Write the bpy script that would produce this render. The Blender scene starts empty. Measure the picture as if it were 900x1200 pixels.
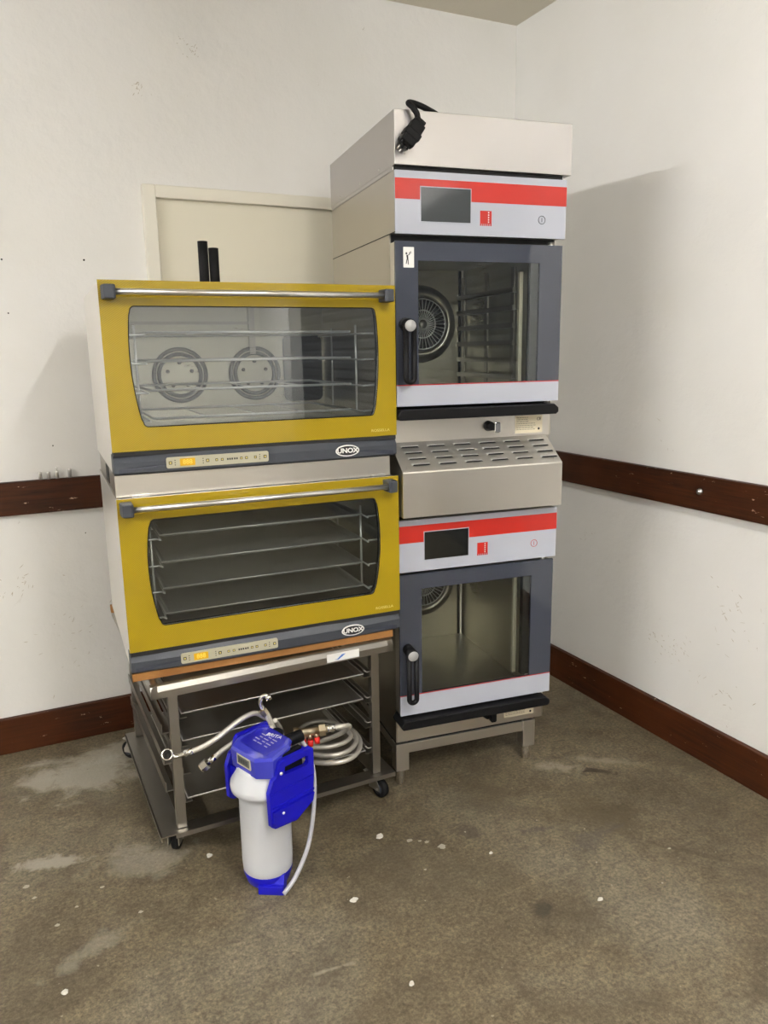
import bpy, bmesh, math, random
from mathutils import Vector, Matrix
random.seed(7)
PI = math.pi
scn = bpy.context.scene
COL = scn.collection

# ------------------------------------------------------------------ materials
def new_mat(name):
    m = bpy.data.materials.new(name); m.use_nodes = True
    nt = m.node_tree; b = nt.nodes['Principled BSDF']
    return m, nt, b
def srgb(r, g, b):
    f = lambda c: (c/255/12.92) if c/255 <= .04045 else ((c/255+.055)/1.055)**2.4
    return (f(r), f(g), f(b), 1)
def plain(name, col, rough=.5, metal=0, coat=0, coat_rough=.05, emis=None, es=0, spec=.5, noise=0, nscale=40):
    m, nt, b = new_mat(name)
    b.inputs['Base Color'].default_value = col
    b.inputs['Roughness'].default_value = rough
    b.inputs['Metallic'].default_value = metal
    b.inputs['Specular IOR Level'].default_value = spec
    b.inputs['Coat Weight'].default_value = coat
    b.inputs['Coat Roughness'].default_value = coat_rough
    if emis:
        b.inputs['Emission Color'].default_value = emis; b.inputs['Emission Strength'].default_value = es
    if noise:
        tc = nt.nodes.new('ShaderNodeTexCoord'); n = nt.nodes.new('ShaderNodeTexNoise')
        n.inputs['Scale'].default_value = nscale; n.inputs['Detail'].default_value = 4
        nt.links.new(tc.outputs['Object'], n.inputs['Vector'])
        bp = nt.nodes.new('ShaderNodeBump'); bp.inputs['Strength'].default_value = noise; bp.inputs['Distance'].default_value = .002
        nt.links.new(n.outputs['Fac'], bp.inputs['Height']); nt.links.new(bp.outputs['Normal'], b.inputs['Normal'])
    return m
def N(nt, typ, **kw):
    n = nt.nodes.new(typ)
    for k, v in kw.items():
        if k in n.inputs: n.inputs[k].default_value = v
        else: setattr(n, k, v)
    return n
def ramp(nt, src, stops):
    r = nt.nodes.new('ShaderNodeValToRGB')
    e = r.color_ramp.elements
    e[0].position, e[0].color = stops[0][0], stops[0][1]
    e[1].position, e[1].color = stops[-1][0], stops[-1][1]
    for p, c in stops[1:-1]:
        x = e.new(p); x.color = c
    nt.links.new(src, r.inputs['Fac']); return r
def g4(v): return (v, v, v, 1)
def mixc(nt, fac, a, b):
    m = nt.nodes.new('ShaderNodeMix'); m.data_type = 'RGBA'
    for s, v in ((0, fac), (6, a), (7, b)):
        if hasattr(v, 'is_output') or hasattr(v, 'links'): nt.links.new(v, m.inputs[s])
        else: m.inputs[s].default_value = v
    return m.outputs[2]

def steel(name, col, rough, stretch=(1, 1, 60), amp=.03, blotch=.0, bump=.006):
    m, nt, b = new_mat(name)
    b.inputs['Metallic'].default_value = 1; b.inputs['Base Color'].default_value = col
    tc = N(nt, 'ShaderNodeTexCoord'); mp = N(nt, 'ShaderNodeMapping'); mp.inputs['Scale'].default_value = stretch
    nt.links.new(tc.outputs['Object'], mp.inputs['Vector'])
    n = N(nt, 'ShaderNodeTexNoise', Scale=9.0, Detail=5.0, Roughness=.7); nt.links.new(mp.outputs['Vector'], n.inputs['Vector'])
    mr = N(nt, 'ShaderNodeMapRange'); mr.inputs['To Min'].default_value = rough-amp; mr.inputs['To Max'].default_value = rough+amp
    nt.links.new(n.outputs['Fac'], mr.inputs['Value'])
    out = mr.outputs['Result']
    if blotch:
        n2 = N(nt, 'ShaderNodeTexNoise', Scale=4.0, Detail=1.0, Distortion=.5); nt.links.new(tc.outputs['Object'], n2.inputs['Vector'])
        ad = N(nt, 'ShaderNodeMath', operation='MULTIPLY_ADD'); ad.inputs[1].default_value = blotch
        sb = N(nt, 'ShaderNodeMath', operation='SUBTRACT'); sb.inputs[1].default_value = .5; nt.links.new(n2.outputs['Fac'], sb.inputs[0])
        nt.links.new(sb.outputs[0], ad.inputs[0]); nt.links.new(out, ad.inputs[2]); out = ad.outputs[0]
    nt.links.new(out, b.inputs['Roughness'])
    bp = N(nt, 'ShaderNodeBump', Strength=bump, Distance=.001); nt.links.new(n.outputs['Fac'], bp.inputs['Height'])
    nt.links.new(bp.outputs['Normal'], b.inputs['Normal'])
    return m

M = {}
M['steel_h'] = steel('steel_horizontal_brush', (.66, .63, .58, 1), .33, (.6, .6, 160), blotch=.12)
M['steel_side'] = steel('steel_side_panel', (.50, .47, .42, 1), .3, (.6, .6, 160), blotch=.06)
M['steel_hood'] = steel('steel_polished_cover', (.52, .50, .49, 1), .30, (2, 2, 3), amp=.02, blotch=.07, bump=.0)
M['steel_light'] = steel('steel_light_casing', (.80, .78, .74, 1), .4, (1, 60, 1), blotch=.1)
M['steel_dark'] = steel('steel_frame_worn', (.36, .34, .305, 1), .36, (4, 4, 60), blotch=.12)
M['steel_cav'] = steel('steel_oven_cavity', (.46, .43, .36, 1), .30, (3, 3, 30), blotch=.1)
M['steel_bright'] = plain('steel_bright', (.72, .70, .67, 1), .3, 1)
M['cap_grey'] = plain('satin_grey_cap', (.36, .36, .36, 1), .45, .3)
M['steel_slope'] = steel('steel_satin_slope', (.66, .64, .60, 1), .5, (.6, .6, 160), amp=.03)
M['alu'] = steel('aluminium_tray', (.72, .71, .68, 1), .5, (30, 2, 2), blotch=.1)
M['tray_metal'] = steel('tray_metal', (.40, .38, .345, 1), .46, (30, 2, 2), blotch=.15)
M['chrome'] = plain('chrome', (.85, .84, .82, 1), .1, 1)
M['brass'] = plain('nickelled_brass', (.62, .53, .38, 1), .28, 1)
M['black'] = plain('black_plastic', (.006, .006, .007, 1), .42, spec=.15)
M['black_gap'] = plain('black_recess', (.008, .008, .008, 1), .7)
M['black_rubber'] = plain('black_rubber', (.008, .008, .0085, 1), .6, spec=.15)
M['grey_plastic'] = plain('grey_anthracite_plastic', srgb(54, 58, 66), .5, coat=0, noise=.05, nscale=300)
M['slate'] = plain('slate_grey_glass_print', srgb(56, 60, 71), .5, spec=.1, coat=1, coat_rough=.02)
M['white_panel'] = plain('white_grey_panel_print', srgb(174, 178, 190), .3, coat=.4)
M['red'] = plain('signal_red_print', srgb(184, 28, 12), .4, coat=.3)
M['red_line'] = plain('dark_red_line', srgb(170, 30, 35), .35)
M['screen'] = plain('dead_screen', srgb(58, 62, 64), .12, coat=.6)
M['screen_dark'] = plain('dead_screen_dark', srgb(22, 23, 23), .12, coat=.6)
M['white'] = plain('white_print', srgb(228, 228, 225), .5)
M['cream_print'] = plain('cream_print', srgb(176, 172, 150), .5)
M['gold_print'] = plain('pale_gold_print', srgb(214, 196, 110), .5)
M['display'] = plain('yellow_display', srgb(205, 160, 12), .3, emis=srgb(240, 185, 10), es=.03)
M['digit'] = plain('yellow_digit', srgb(232, 205, 90), .3, emis=srgb(255, 225, 90), es=.08)
M['ink'] = plain('black_ink', srgb(30, 30, 32), .6)
M['ink_soft'] = plain('grey_ink', srgb(120, 112, 95), .6)
M['label'] = plain('pale_label', srgb(222, 212, 186), .5)
M['label_blue'] = plain('blue_label_mark', srgb(70, 120, 200), .5)
M['blue'] = plain('royal_blue_plastic', srgb(15, 13, 168), .32, coat=.1, noise=.04, nscale=200)
M['blue_cover'] = plain('blue_translucent_cover', srgb(52, 56, 170), .15, coat=.6)
M['blue_label'] = plain('dark_blue_label', srgb(24, 24, 150), .3)
M['filter_white'] = plain('pale_grey_vessel', srgb(196, 198, 202), .42, noise=.02, nscale=100)
M['lcd'] = plain('lcd_window', srgb(96, 98, 96), .2)
M['tube_grey'] = plain('pale_grey_tube', srgb(178, 178, 184), .4)
M['flake'] = plain('chalky_flake', srgb(196, 193, 184), .8)
M['lime'] = plain('dried_lime', srgb(158, 154, 142), .8)
M['red_cap'] = plain('red_cap', srgb(205, 30, 22), .35)
M['mdf'] = None

def wood(name, c1, c2, rough, scale=(1, 1, 14), coat=0, chips=0, lab='Object'):
    m, nt, b = new_mat(name)
    tc = N(nt, 'ShaderNodeTexCoord'); mp = N(nt, 'ShaderNodeMapping'); mp.inputs['Scale'].default_value = scale
    nt.links.new(tc.outputs[lab], mp.inputs['Vector'])
    n = N(nt, 'ShaderNodeTexNoise', Scale=3.0, Detail=8.0, Roughness=.65, Distortion=.6); nt.links.new(mp.outputs['Vector'], n.inputs['Vector'])
    r = ramp(nt, n.outputs['Fac'], [(.3, c1), (.72, c2)])
    col = r.outputs['Color']
    if chips:
        v = N(nt, 'ShaderNodeTexNoise', Scale=26.0, Detail=6.0, Roughness=.75)
        mp2 = N(nt, 'ShaderNodeMapping'); mp2.inputs['Scale'].default_value = (.5, .5, 1.6)
        nt.links.new(tc.outputs[lab], mp2.inputs['Vector']); nt.links.new(mp2.outputs['Vector'], v.inputs['Vector'])
        rr = ramp(nt, v.outputs['Fac'], [(chips, g4(0)), (chips+.012, g4(1))])
        col = mixc(nt, rr.outputs['Color'], col, srgb(205, 180, 150))
        v3 = N(nt, 'ShaderNodeTexNoise', Scale=2.2, Detail=5.0, Roughness=.6); nt.links.new(tc.outputs[lab], v3.inputs['Vector'])
        r3 = ramp(nt, v3.outputs['Fac'], [(.42, g4(0)), (.7, g4(1))])
        col = mixc(nt, r3.outputs['Color'], col, c2)
    nt.links.new(col, b.inputs['Base Color'])
    b.inputs['Roughness'].default_value = rough; b.inputs['Specular IOR Level'].default_value = .22; b.inputs['Coat Weight'].default_value = coat; b.inputs['Coat Roughness'].default_value = .25
    bp = N(nt, 'ShaderNodeBump', Strength=.12, Distance=.002); nt.links.new(n.outputs['Fac'], bp.inputs['Height']); nt.links.new(bp.outputs['Normal'], b.inputs['Normal'])
    return m
M['rail_wood'] = wood('dark_stained_wood', srgb(26, 11, 4), srgb(72, 35, 12), .5, (1.2, 1.2, 26), 0, .65)
M['mdf'] = wood('raw_board', srgb(140, 96, 50), srgb(166, 120, 70), .7, (2, 2, 6))

def wall_mat(name, base, alt):
    m, nt, b = new_mat(name)
    tc = N(nt, 'ShaderNodeTexCoord')
    n1 = N(nt, 'ShaderNodeTexNoise', Scale=1.3, Detail=4.0, Roughness=.55); nt.links.new(tc.outputs['Object'], n1.inputs['Vector'])
    r1 = ramp(nt, n1.outputs['Fac'], [(.35, base), (.7, alt)])
    col = r1.outputs['Color']
    # scuffs: sparse dark scratchy marks, mostly low on the wall
    mp = N(nt, 'ShaderNodeMapping'); mp.inputs['Scale'].default_value = (1, 1, .6); mp.inputs['Rotation'].default_value = (.4, .5, .3)
    nt.links.new(tc.outputs['Object'], mp.inputs['Vector'])
    n2 = N(nt, 'ShaderNodeTexNoise', Scale=7.0, Detail=9.0, Roughness=.78, Distortion=.8); nt.links.new(mp.outputs['Vector'], n2.inputs['Vector'])
    r2 = ramp(nt, n2.outputs['Fac'], [(.66, g4(0)), (.78, g4(1))])
    sx = N(nt, 'ShaderNodeSeparateXYZ'); nt.links.new(tc.outputs['Object'], sx.inputs[0])
    hm = N(nt, 'ShaderNodeMapRange'); hm.inputs['From Min'].default_value = .9; hm.inputs['From Max'].default_value = 1.5
    hm.inputs['To Min'].default_value = .4; hm.inputs['To Max'].default_value = .1
    nt.links.new(sx.outputs['Z'], hm.inputs['Value'])
    mu = N(nt, 'ShaderNodeMath', operation='MULTIPLY'); nt.links.new(r2.outputs['Color'], mu.inputs[0]); nt.links.new(hm.outputs['Result'], mu.inputs[1])
    col = mixc(nt, mu.outputs[0], col, srgb(120, 105, 85))
    # tiny pits
    n4 = N(nt, 'ShaderNodeTexNoise', Scale=45.0, Detail=3.0, Roughness=.6); nt.links.new(tc.outputs['Object'], n4.inputs['Vector'])
    r4 = ramp(nt, n4.outputs['Fac'], [(.74, g4(0)), (.78, g4(.5))])
    col = mixc(nt, r4.outputs['Color'], col, srgb(150, 138, 118))
    nt.links.new(col, b.inputs['Base Color']); b.inputs['Roughness'].default_value = .62
    b.inputs['Specular IOR Level'].default_value = .3
    n3 = N(nt, 'ShaderNodeTexNoise', Scale=22.0, Detail=7.0, Roughness=.6); nt.links.new(tc.outputs['Object'], n3.inputs['Vector'])
    n5 = N(nt, 'ShaderNodeTexNoise', Scale=3.0, Detail=3.0); nt.links.new(tc.outputs['Object'], n5.inputs['Vector'])
    ad = N(nt, 'ShaderNodeMath', operation='MULTIPLY_ADD'); ad.inputs[1].default_value = 1.2
    nt.links.new(n5.outputs['Fac'], ad.inputs[0]); nt.links.new(n3.outputs['Fac'], ad.inputs[2])
    bp = N(nt, 'ShaderNodeBump', Strength=.42, Distance=.006); nt.links.new(ad.outputs[0], bp.inputs['Height']); nt.links.new(bp.outputs['Normal'], b.inputs['Normal'])
    return m
M['wall'] = wall_mat('painted_plaster', srgb(229, 228, 225), srgb(222, 221, 216))
M['ceiling'] = wall_mat('painted_ceiling', srgb(222, 216, 200), srgb(216, 210, 194))
M['door_paint'] = plain('cream_door_paint', srgb(224, 219, 200), .55, noise=.05, nscale=60)
M['frame_paint'] = plain('white_frame_paint', srgb(226, 222, 208), .5, noise=.08, nscale=50)
M['shutter'] = plain('added_dark_shutter', srgb(62, 64, 68), .5)
M['wire'] = plain('bright_wire', (.78, .77, .74, 1), .42, .6)
M['hole'] = plain('dark_hole', srgb(30, 26, 22), .9)
M['smudge'] = plain('wall_smudge', srgb(176, 166, 148), .8)

def floor_mat():
    m, nt, b = new_mat('stained_concrete')
    tc = N(nt, 'ShaderNodeTexCoord'); O = tc.outputs['Object']
    def noise(scale, detail=6, rough=.6, dist=0, off=(0, 0, 0)):
        mp = N(nt, 'ShaderNodeMapping'); mp.inputs['Location'].default_value = off
        nt.links.new(O, mp.inputs['Vector'])
        n = N(nt, 'ShaderNodeTexNoise', Scale=float(scale), Detail=float(detail), Roughness=rough, Distortion=float(dist))
        nt.links.new(mp.outputs['Vector'], n.inputs['Vector']); return n.outputs['Fac']
    a = ramp(nt, noise(1.6, 5, .6, .5), [(.3, srgb(78, 69, 52)), (.5, srgb(100, 90, 71)), (.62, srgb(107, 99, 82)), (.75, srgb(116, 108, 92))]).outputs['Color']
    # fine grain
    fg = ramp(nt, noise(95, 7, .82), [(.3, g4(.22)), (.5, g4(1.0)), (.70, g4(2.0))]).outputs['Color']
    mm = nt.nodes.new('ShaderNodeMix'); mm.data_type = 'RGBA'; mm.blend_type = 'MULTIPLY'; mm.inputs[0].default_value = 1.0
    nt.links.new(a, mm.inputs[6]); nt.links.new(fg, mm.inputs[7]); col = mm.outputs[2]
    mg = ramp(nt, noise(24, 6, .7, .4), [(.32, g4(.6)), (.68, g4(1.3))]).outputs['Color']
    m2 = nt.nodes.new('ShaderNodeMix'); m2.data_type = 'RGBA'; m2.blend_type = 'MULTIPLY'; m2.inputs[0].default_value = .7
    nt.links.new(col, m2.inputs[6]); nt.links.new(mg, m2.inputs[7]); col = m2.outputs[2]
    # dark greasy stains
    d = ramp(nt, noise(3.6, 5, .6, 1.0, (3, 1, 0)), [(.50, g4(0)), (.70, g4(.6))]).outputs['Color']
    col = mixc(nt, d, col, srgb(66, 58, 45))
    d2 = ramp(nt, noise(14, 6, .7, .5, (8, 3, 0)), [(.62, g4(0)), (.74, g4(.65))]).outputs['Color']
    col = mixc(nt, d2, col, srgb(54, 48, 39))
    # pale worn or limed zones and darker zones, at their own places
    def zone(cx, cy, rx, ry, rot, amt, c, ns=9, lo=.42, hi=.62):
        nonlocal col
        mp = N(nt, 'ShaderNodeMapping', vector_type='TEXTURE'); mp.inputs['Location'].default_value = (cx, cy, 0); mp.inputs['Rotation'].default_value = (0, 0, rot); mp.inputs['Scale'].default_value = (rx, ry, 1)
        nt.links.new(O, mp.inputs['Vector'])
        ln = N(nt, 'ShaderNodeVectorMath', operation='LENGTH'); nt.links.new(mp.outputs['Vector'], ln.inputs[0])
        nn = noise(ns, 6, .68, .6, (cx*3, cy*5, 0))
        sm = N(nt, 'ShaderNodeMath', operation='MULTIPLY_ADD'); sm.inputs[1].default_value = 2.2; nt.links.new(nn, sm.inputs[0])
        ng = N(nt, 'ShaderNodeMath', operation='MULTIPLY'); ng.inputs[1].default_value = -1; nt.links.new(ln.outputs['Value'], ng.inputs[0])
        nt.links.new(ng.outputs[0], sm.inputs[2])
        r = ramp(nt, sm.outputs[0], [(lo, g4(0)), (hi, g4(amt))]).outputs['Color']
        col = mixc(nt, r, col, c)
    pale = srgb(152, 148, 136)
    zone(-1.98, -.25, .30, .20, -.3, .75, pale, 8, .35, .75)
    zone(-1.85, -.15, .25, .12, 0, .6, pale, 8, .4, .8)
    zone(-2.1, -.72, .16, .05, -.3, .75, pale, 14, .4, .7)
    zone(-1.85, -.83, .22, .14, -.3, .35, pale, 12, .4, .8)
    zone(-2.02, -1.12, .2, .05, .5, .35, pale, 16, .4, .8)
    zone(-.47, -.99, .16, .06, -.7, .5, srgb(150, 144, 130), 20, .45, .95)
    zone(-.30, -1.03, .22, .04, -.6, .45, srgb(142, 136, 122), 20, .45, .95)
    zone(-.36, -1.08, .10, .03, -.75, .9, srgb(46, 36, 24), 16, .55, .75)
    zone(-.55, -1.25, .24, .16, -.3, .55, srgb(76, 66, 46), 7, .3, .8)
    zone(-.62, -1.36, .16, .07, .2, .5, srgb(68, 64, 60), 12, .5, .8)
    zone(-.95, -1.16, .06, .10, .3, .6, srgb(58, 53, 46), 14, .4, .8)
    zone(-.95, -1.53, .06, .04, .3, .75, srgb(52, 46, 38), 14, .3, .7)
    zone(-1.6, -.55, .45, .35, 0, .55, srgb(66, 60, 48), 6, .2, .9)  # darker floor below the trolley
    zone(-.75, -1.25, .14, .03, -.3, .55, srgb(60, 56, 56), 20, .45, .9)
    zone(-.8, -1.0, .3, .16, -.2, .4, srgb(70, 62, 46), 7, .3, .95)
    zone(-1.1, -1.3, .35, .18, -.3, .4, srgb(72, 65, 50), 8, .3, .95)
    zone(-.42, -1.55, .30, .02, -.9, .5, srgb(60, 52, 40), 14, .5, .9)
    zone(-1.52, -1.46, .10, .012, -.1, .6, srgb(152, 146, 130), 22, .4, .9)
    nt.links.new(col, b.inputs['Base Color'])
    rr = ramp(nt, noise(5, 4, .6, 0, (5, 5, 5)), [(.3, g4(.42)), (.7, g4(.72))]).outputs['Color']
    nt.links.new(rr, b.inputs['Roughness']); b.inputs['Specular IOR Level'].default_value = .4
    # pale pin-head drops and dark nicks
    sp = ramp(nt, noise(60, 2, .5, 0, (2, 9, 0)), [(.735, g4(0)), (.765, g4(.75))]).outputs['Color']; col = mixc(nt, sp, col, srgb(150, 144, 128))
    sk = ramp(nt, noise(48, 3, .6, .4, (6, 2, 0)), [(.70, g4(0)), (.75, g4(.7))]).outputs['Color']; col = mixc(nt, sk, col, srgb(48, 42, 34))
    # long faint scratches
    mp = N(nt, 'ShaderNodeMapping'); mp.inputs['Rotation'].default_value = (0, 0, .9); mp.inputs['Scale'].default_value = (2.2, 34, 1); nt.links.new(O, mp.inputs['Vector'])
    sn = N(nt, 'ShaderNodeTexNoise', Scale=2.0, Detail=5.0, Roughness=.6); nt.links.new(mp.outputs['Vector'], sn.inputs['Vector'])
    sr = ramp(nt, sn.outputs['Fac'], [(.66, g4(0)), (.74, g4(.35))]).outputs['Color']; col = mixc(nt, sr, col, srgb(64, 56, 44))
    nt.links.new(col, b.inputs['Base Color'])
    bp = N(nt, 'ShaderNodeBump', Strength=.45, Distance=.003)
    nt.links.new(noise(90, 5, .7), bp.inputs['Height']); nt.links.new(bp.outputs['Normal'], b.inputs['Normal'])
    return m
M['floor'] = floor_mat()

def yellow_mat():
    m, nt, b = new_mat('mustard_printed_glass')
    tc = N(nt, 'ShaderNodeTexCoord'); mp = N(nt, 'ShaderNodeMapping'); mp.inputs['Rotation'].default_value = (0, .6, 0)
    nt.links.new(tc.outputs['Object'], mp.inputs['Vector'])
    w = N(nt, 'ShaderNodeTexWave', Scale=75.0, Distortion=.4); w.wave_type = 'BANDS'; w.bands_direction = 'Z'
    nt.links.new(mp.outputs['Vector'], w.inputs['Vector'])
    r = ramp(nt, w.outputs['Fac'], [(.2, srgb(148, 124, 8)), (.8, srgb(164, 141, 18))])
    nt.links.new(r.outputs['Color'], b.inputs['Base Color'])
    b.inputs['Roughness'].default_value = .5; b.inputs['Specular IOR Level'].default_value = .15; b.inputs['Coat Weight'].default_value = .8; b.inputs['Coat Roughness'].default_value = .04
    return m
M['yellow'] = yellow_mat()

def glass_mat(name, tint, ior, extra=0.0):
    m = bpy.data.materials.new(name); m.use_nodes = True; nt = m.node_tree
    for n in list(nt.nodes): nt.nodes.remove(n)
    o = N(nt, 'ShaderNodeOutputMaterial'); t = N(nt, 'ShaderNodeBsdfTransparent'); t.inputs[0].default_value = tint
    g = N(nt, 'ShaderNodeBsdfGlossy'); g.inputs['Roughness'].default_value = .015; g.inputs['Color'].default_value = (.95, .97, 1, 1)
    f = N(nt, 'ShaderNodeFresnel'); f.inputs['IOR'].default_value = ior
    ad = N(nt, 'ShaderNodeMath', operation='ADD'); ad.inputs[1].default_value = extra; nt.links.new(f.outputs[0], ad.inputs[0])
    x = N(nt, 'ShaderNodeMixShader'); nt.links.new(ad.outputs[0], x.inputs[0]); nt.links.new(t.outputs[0], x.inputs[1]); nt.links.new(g.outputs[0], x.inputs[2])
    nt.links.new(x.outputs[0], o.inputs['Surface']); return m
M['glass'] = glass_mat('oven_window_glass', (.91, .935, .93, 1), 1.46, .0)
M['glass_reflect'] = glass_mat('oven_window_glass_mirrorlike', (.91, .93, .93, 1), 1.5, .045)
M['glass_dark'] = glass_mat('oven_window_glass_tinted', (.90, .92, .91, 1), 1.45, .01)

def braid_mat():
    m, nt, b = new_mat('braided_steel_sleeve')
    b.inputs['Metallic'].default_value = .7; b.inputs['Base Color'].default_value = (.66, .63, .57, 1); b.inputs['Roughness'].default_value = .48
    tc = N(nt, 'ShaderNodeTexCoord'); v = N(nt, 'ShaderNodeTexVoronoi', Scale=420.0); nt.links.new(tc.outputs['Object'], v.inputs['Vector'])
    bp = N(nt, 'ShaderNodeBump', Strength=.5, Distance=.001); nt.links.new(v.outputs['Distance'], bp.inputs['Height']); nt.links.new(bp.outputs['Normal'], b.inputs['Normal'])
    return m
M['braid'] = braid_mat()

# ------------------------------------------------------------------ mesh helpers
class MB:
    def __init__(s): s.v = []; s.f = []; s.mi = []; s.mats = []; s.smooth = []
    def m(s, mat):
        mt = M[mat]
        if mt not in s.mats: s.mats.append(mt)
        return s.mats.index(mt)
    def add(s, vs, fs, mat, smooth=False):
        k = len(s.v); i = s.m(mat)
        s.v += [tuple(x) for x in vs]
        for f in fs: s.f.append([k+j for j in f]); s.mi.append(i); s.smooth.append(smooth)
        return s
    def box(s, x0, x1, y0, y1, z0, z1, mat, xf=None):
        vs = [Vector((x, y, z)) for z in (z0, z1) for y in (y0, y1) for x in (x0, x1)]
        if xf: vs = [xf @ q for q in vs]
        return s.add(vs, [(0, 2, 3, 1), (4, 5, 7, 6), (0, 1, 5, 4), (2, 6, 7, 3), (0, 4, 6, 2), (1, 3, 7, 5)], mat)
    def prism(s, poly, a0, a1, mat, axis='y', smooth=False, xf=None):
        # poly in the two remaining axes, extruded along axis
        def P(p, a):
            q = {'y': (p[0], a, p[1]), 'z': (p[0], p[1], a), 'x': (a, p[0], p[1])}[axis]
            return xf @ Vector(q) if xf else q
        n = len(poly)
        vs = [P(p, a0) for p in poly]+[P(p, a1) for p in poly]
        s.add(vs, [tuple(range(n)), tuple(range(2*n-1, n-1, -1))], mat)
        k = len(s.v)-2*n; i = s.m(mat)
        for j in range(n):
            s.f.append([k+j, k+n+j, k+n+(j+1) % n, k+(j+1) % n]); s.mi.append(i); s.smooth.append(smooth)
        return s
    def tube(s, pts, r, mat, seg=10, closed=False, caps=True, flat=None):
        pts = [Vector(p) for p in pts]; n = len(pts)
        rs = r if isinstance(r, (list, tuple)) else [r]*n
        T = []
        for i in range(n):
            a = pts[(i-1) % n] if (closed or i > 0) else pts[i]; b = pts[(i+1) % n] if (closed or i < n-1) else pts[i]
            t = (b-a); T.append(t.normalized() if t.length > 1e-9 else Vector((0, 0, 1)))
        u = T[0].orthogonal().normalized(); vs = []
        for i in range(n):
            u = (u-T[i]*u.dot(T[i]))
            u = u.normalized() if u.length > 1e-6 else T[i].orthogonal().normalized()
            w = T[i].cross(u)
            for j in range(seg):
                a = 2*PI*j/seg; vs.append(pts[i]+(u*math.cos(a)+w*math.sin(a))*rs[i])
        fs = []
        for i in range(n if closed else n-1):
            i2 = (i+1) % n
            for j in range(seg): fs.append((i*seg+j, i*seg+(j+1) % seg, i2*seg+(j+1) % seg, i2*seg+j))
        s.add(vs, fs, mat, not (flat or (seg == 6 and n == 2 and flat is None)))
        if caps and not closed:
            k = len(s.v)-n*seg; i = s.m(mat)
            s.f.append([k+j for j in range(seg-1, -1, -1)]); s.mi.append(i); s.smooth.append(False)
            s.f.append([k+(n-1)*seg+j for j in range(seg)]); s.mi.append(i); s.smooth.append(False)
        return s
    def cyl(s, p0, p1, r, mat, seg=20, r1=None): return s.tube([p0, p1], [r, r if r1 is None else r1], mat, seg)
    def lathe(s, prof, mat, c=(0, 0, 0), seg=36, axis='z', smooth=True):
        n = len(prof); vs = []
        for r, z in prof:
            for j in range(seg):
                a = 2*PI*j/seg
                x, y = r*math.cos(a), r*math.sin(a)
                q = {'z': (x, y, z), 'y': (x, z, y), 'x': (z, x, y)}[axis]
                vs.append((c[0]+q[0], c[1]+q[1], c[2]+q[2]))
        fs = [(i*seg+j, i*seg+(j+1) % seg, (i+1)*seg+(j+1) % seg, (i+1)*seg+j) for i in range(n-1) for j in range(seg)]
        s.add(vs, fs, mat, smooth)
        return s
    def ring_plate(s, outer, inner, c, y0, y1, mat, edge_mat=None):
        # plate in the x-z plane with a star-shaped hole round c
        def hit(poly, a):
            d = Vector((math.cos(a), math.sin(a))); best = None
            for i in range(len(poly)):
                p = Vector(poly[i])-Vector(c); q = Vector(poly[(i+1) % len(poly)])-Vector(c); e = q-p
                den = d.x*e.y-d.y*e.x
                if abs(den) < 1e-12: continue
                t = (p.x*e.y-p.y*e.x)/den; u = (p.x*d.y-p.y*d.x)/den
                if t > 0 and -1e-6 <= u <= 1+1e-6: best = t if best is None else max(best, t)
            return (c[0]+d.x*best, c[1]+d.y*best)
        angs = sorted(set(round(math.atan2(p[1]-c[1], p[0]-c[0]), 6) for p in list(outer)+list(inner)))
        n = len(angs); o = [hit(outer, a) for a in angs]; k = [hit(inner, a) for a in angs]
        vs = [(p[0], y0, p[1]) for p in o]+[(p[0], y0, p[1]) for p in k]+[(p[0], y1, p[1]) for p in o]+[(p[0], y1, p[1]) for p in k]
        f = []; e = []
        for i in range(n):
            j = (i+1) % n
            f += [(i, j, n+j, n+i), (2*n+i, 3*n+i, 3*n+j, 2*n+j)]
            e += [(i, 2*n+i, 2*n+j, j), (n+i, n+j, 3*n+j, 3*n+i)]
        s.add(vs, f, mat); kk = len(s.v)-4*n; im = s.m(edge_mat or mat)
        for q in e: s.f.append([kk+x for x in q]); s.mi.append(im); s.smooth.append(False)
        return s
    def build(s, name, parent=None, bevel=0, loc=None, seg=2):
        me = bpy.data.meshes.new(name); me.from_pydata(s.v, [], s.f)
        for m in s.mats: me.materials.append(m)
        for p, i, sm in zip(me.polygons, s.mi, s.smooth): p.material_index = i; p.use_smooth = sm
        bm = bmesh.new(); bm.from_mesh(me); bmesh.ops.recalc_face_normals(bm, faces=bm.faces); bm.to_mesh(me); bm.free()
        o = bpy.data.objects.new(name, me); COL.objects.link(o)
        if parent is not None: o.parent = parent
        if loc is not None: o.location = loc
        if bevel:
            b = o.modifiers.new('edge', 'BEVEL'); b.width = bevel; b.segments = seg; b.limit_method = 'ANGLE'; b.angle_limit = .7
            b.harden_normals = False
        return o
def smooth_path(pts, sub=6, closed=False):
    P = [Vector(p) for p in pts]; n = len(P); out = []
    for i in range(n if closed else n-1):
        p0 = P[(i-1) % n] if (closed or i > 0) else P[i]; p1 = P[i]; p2 = P[(i+1) % n]; p3 = P[(i+2) % n] if (closed or i < n-2) else P[i+1]
        for k in range(sub):
            t = k/sub
            out.append(.5*((2*p1)+(p2-p0)*t+(2*p0-5*p1+4*p2-p3)*t*t+(3*p1-p0-3*p2+p3)*t**3))
    if not closed: out.append(P[-1])
    return out
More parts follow.
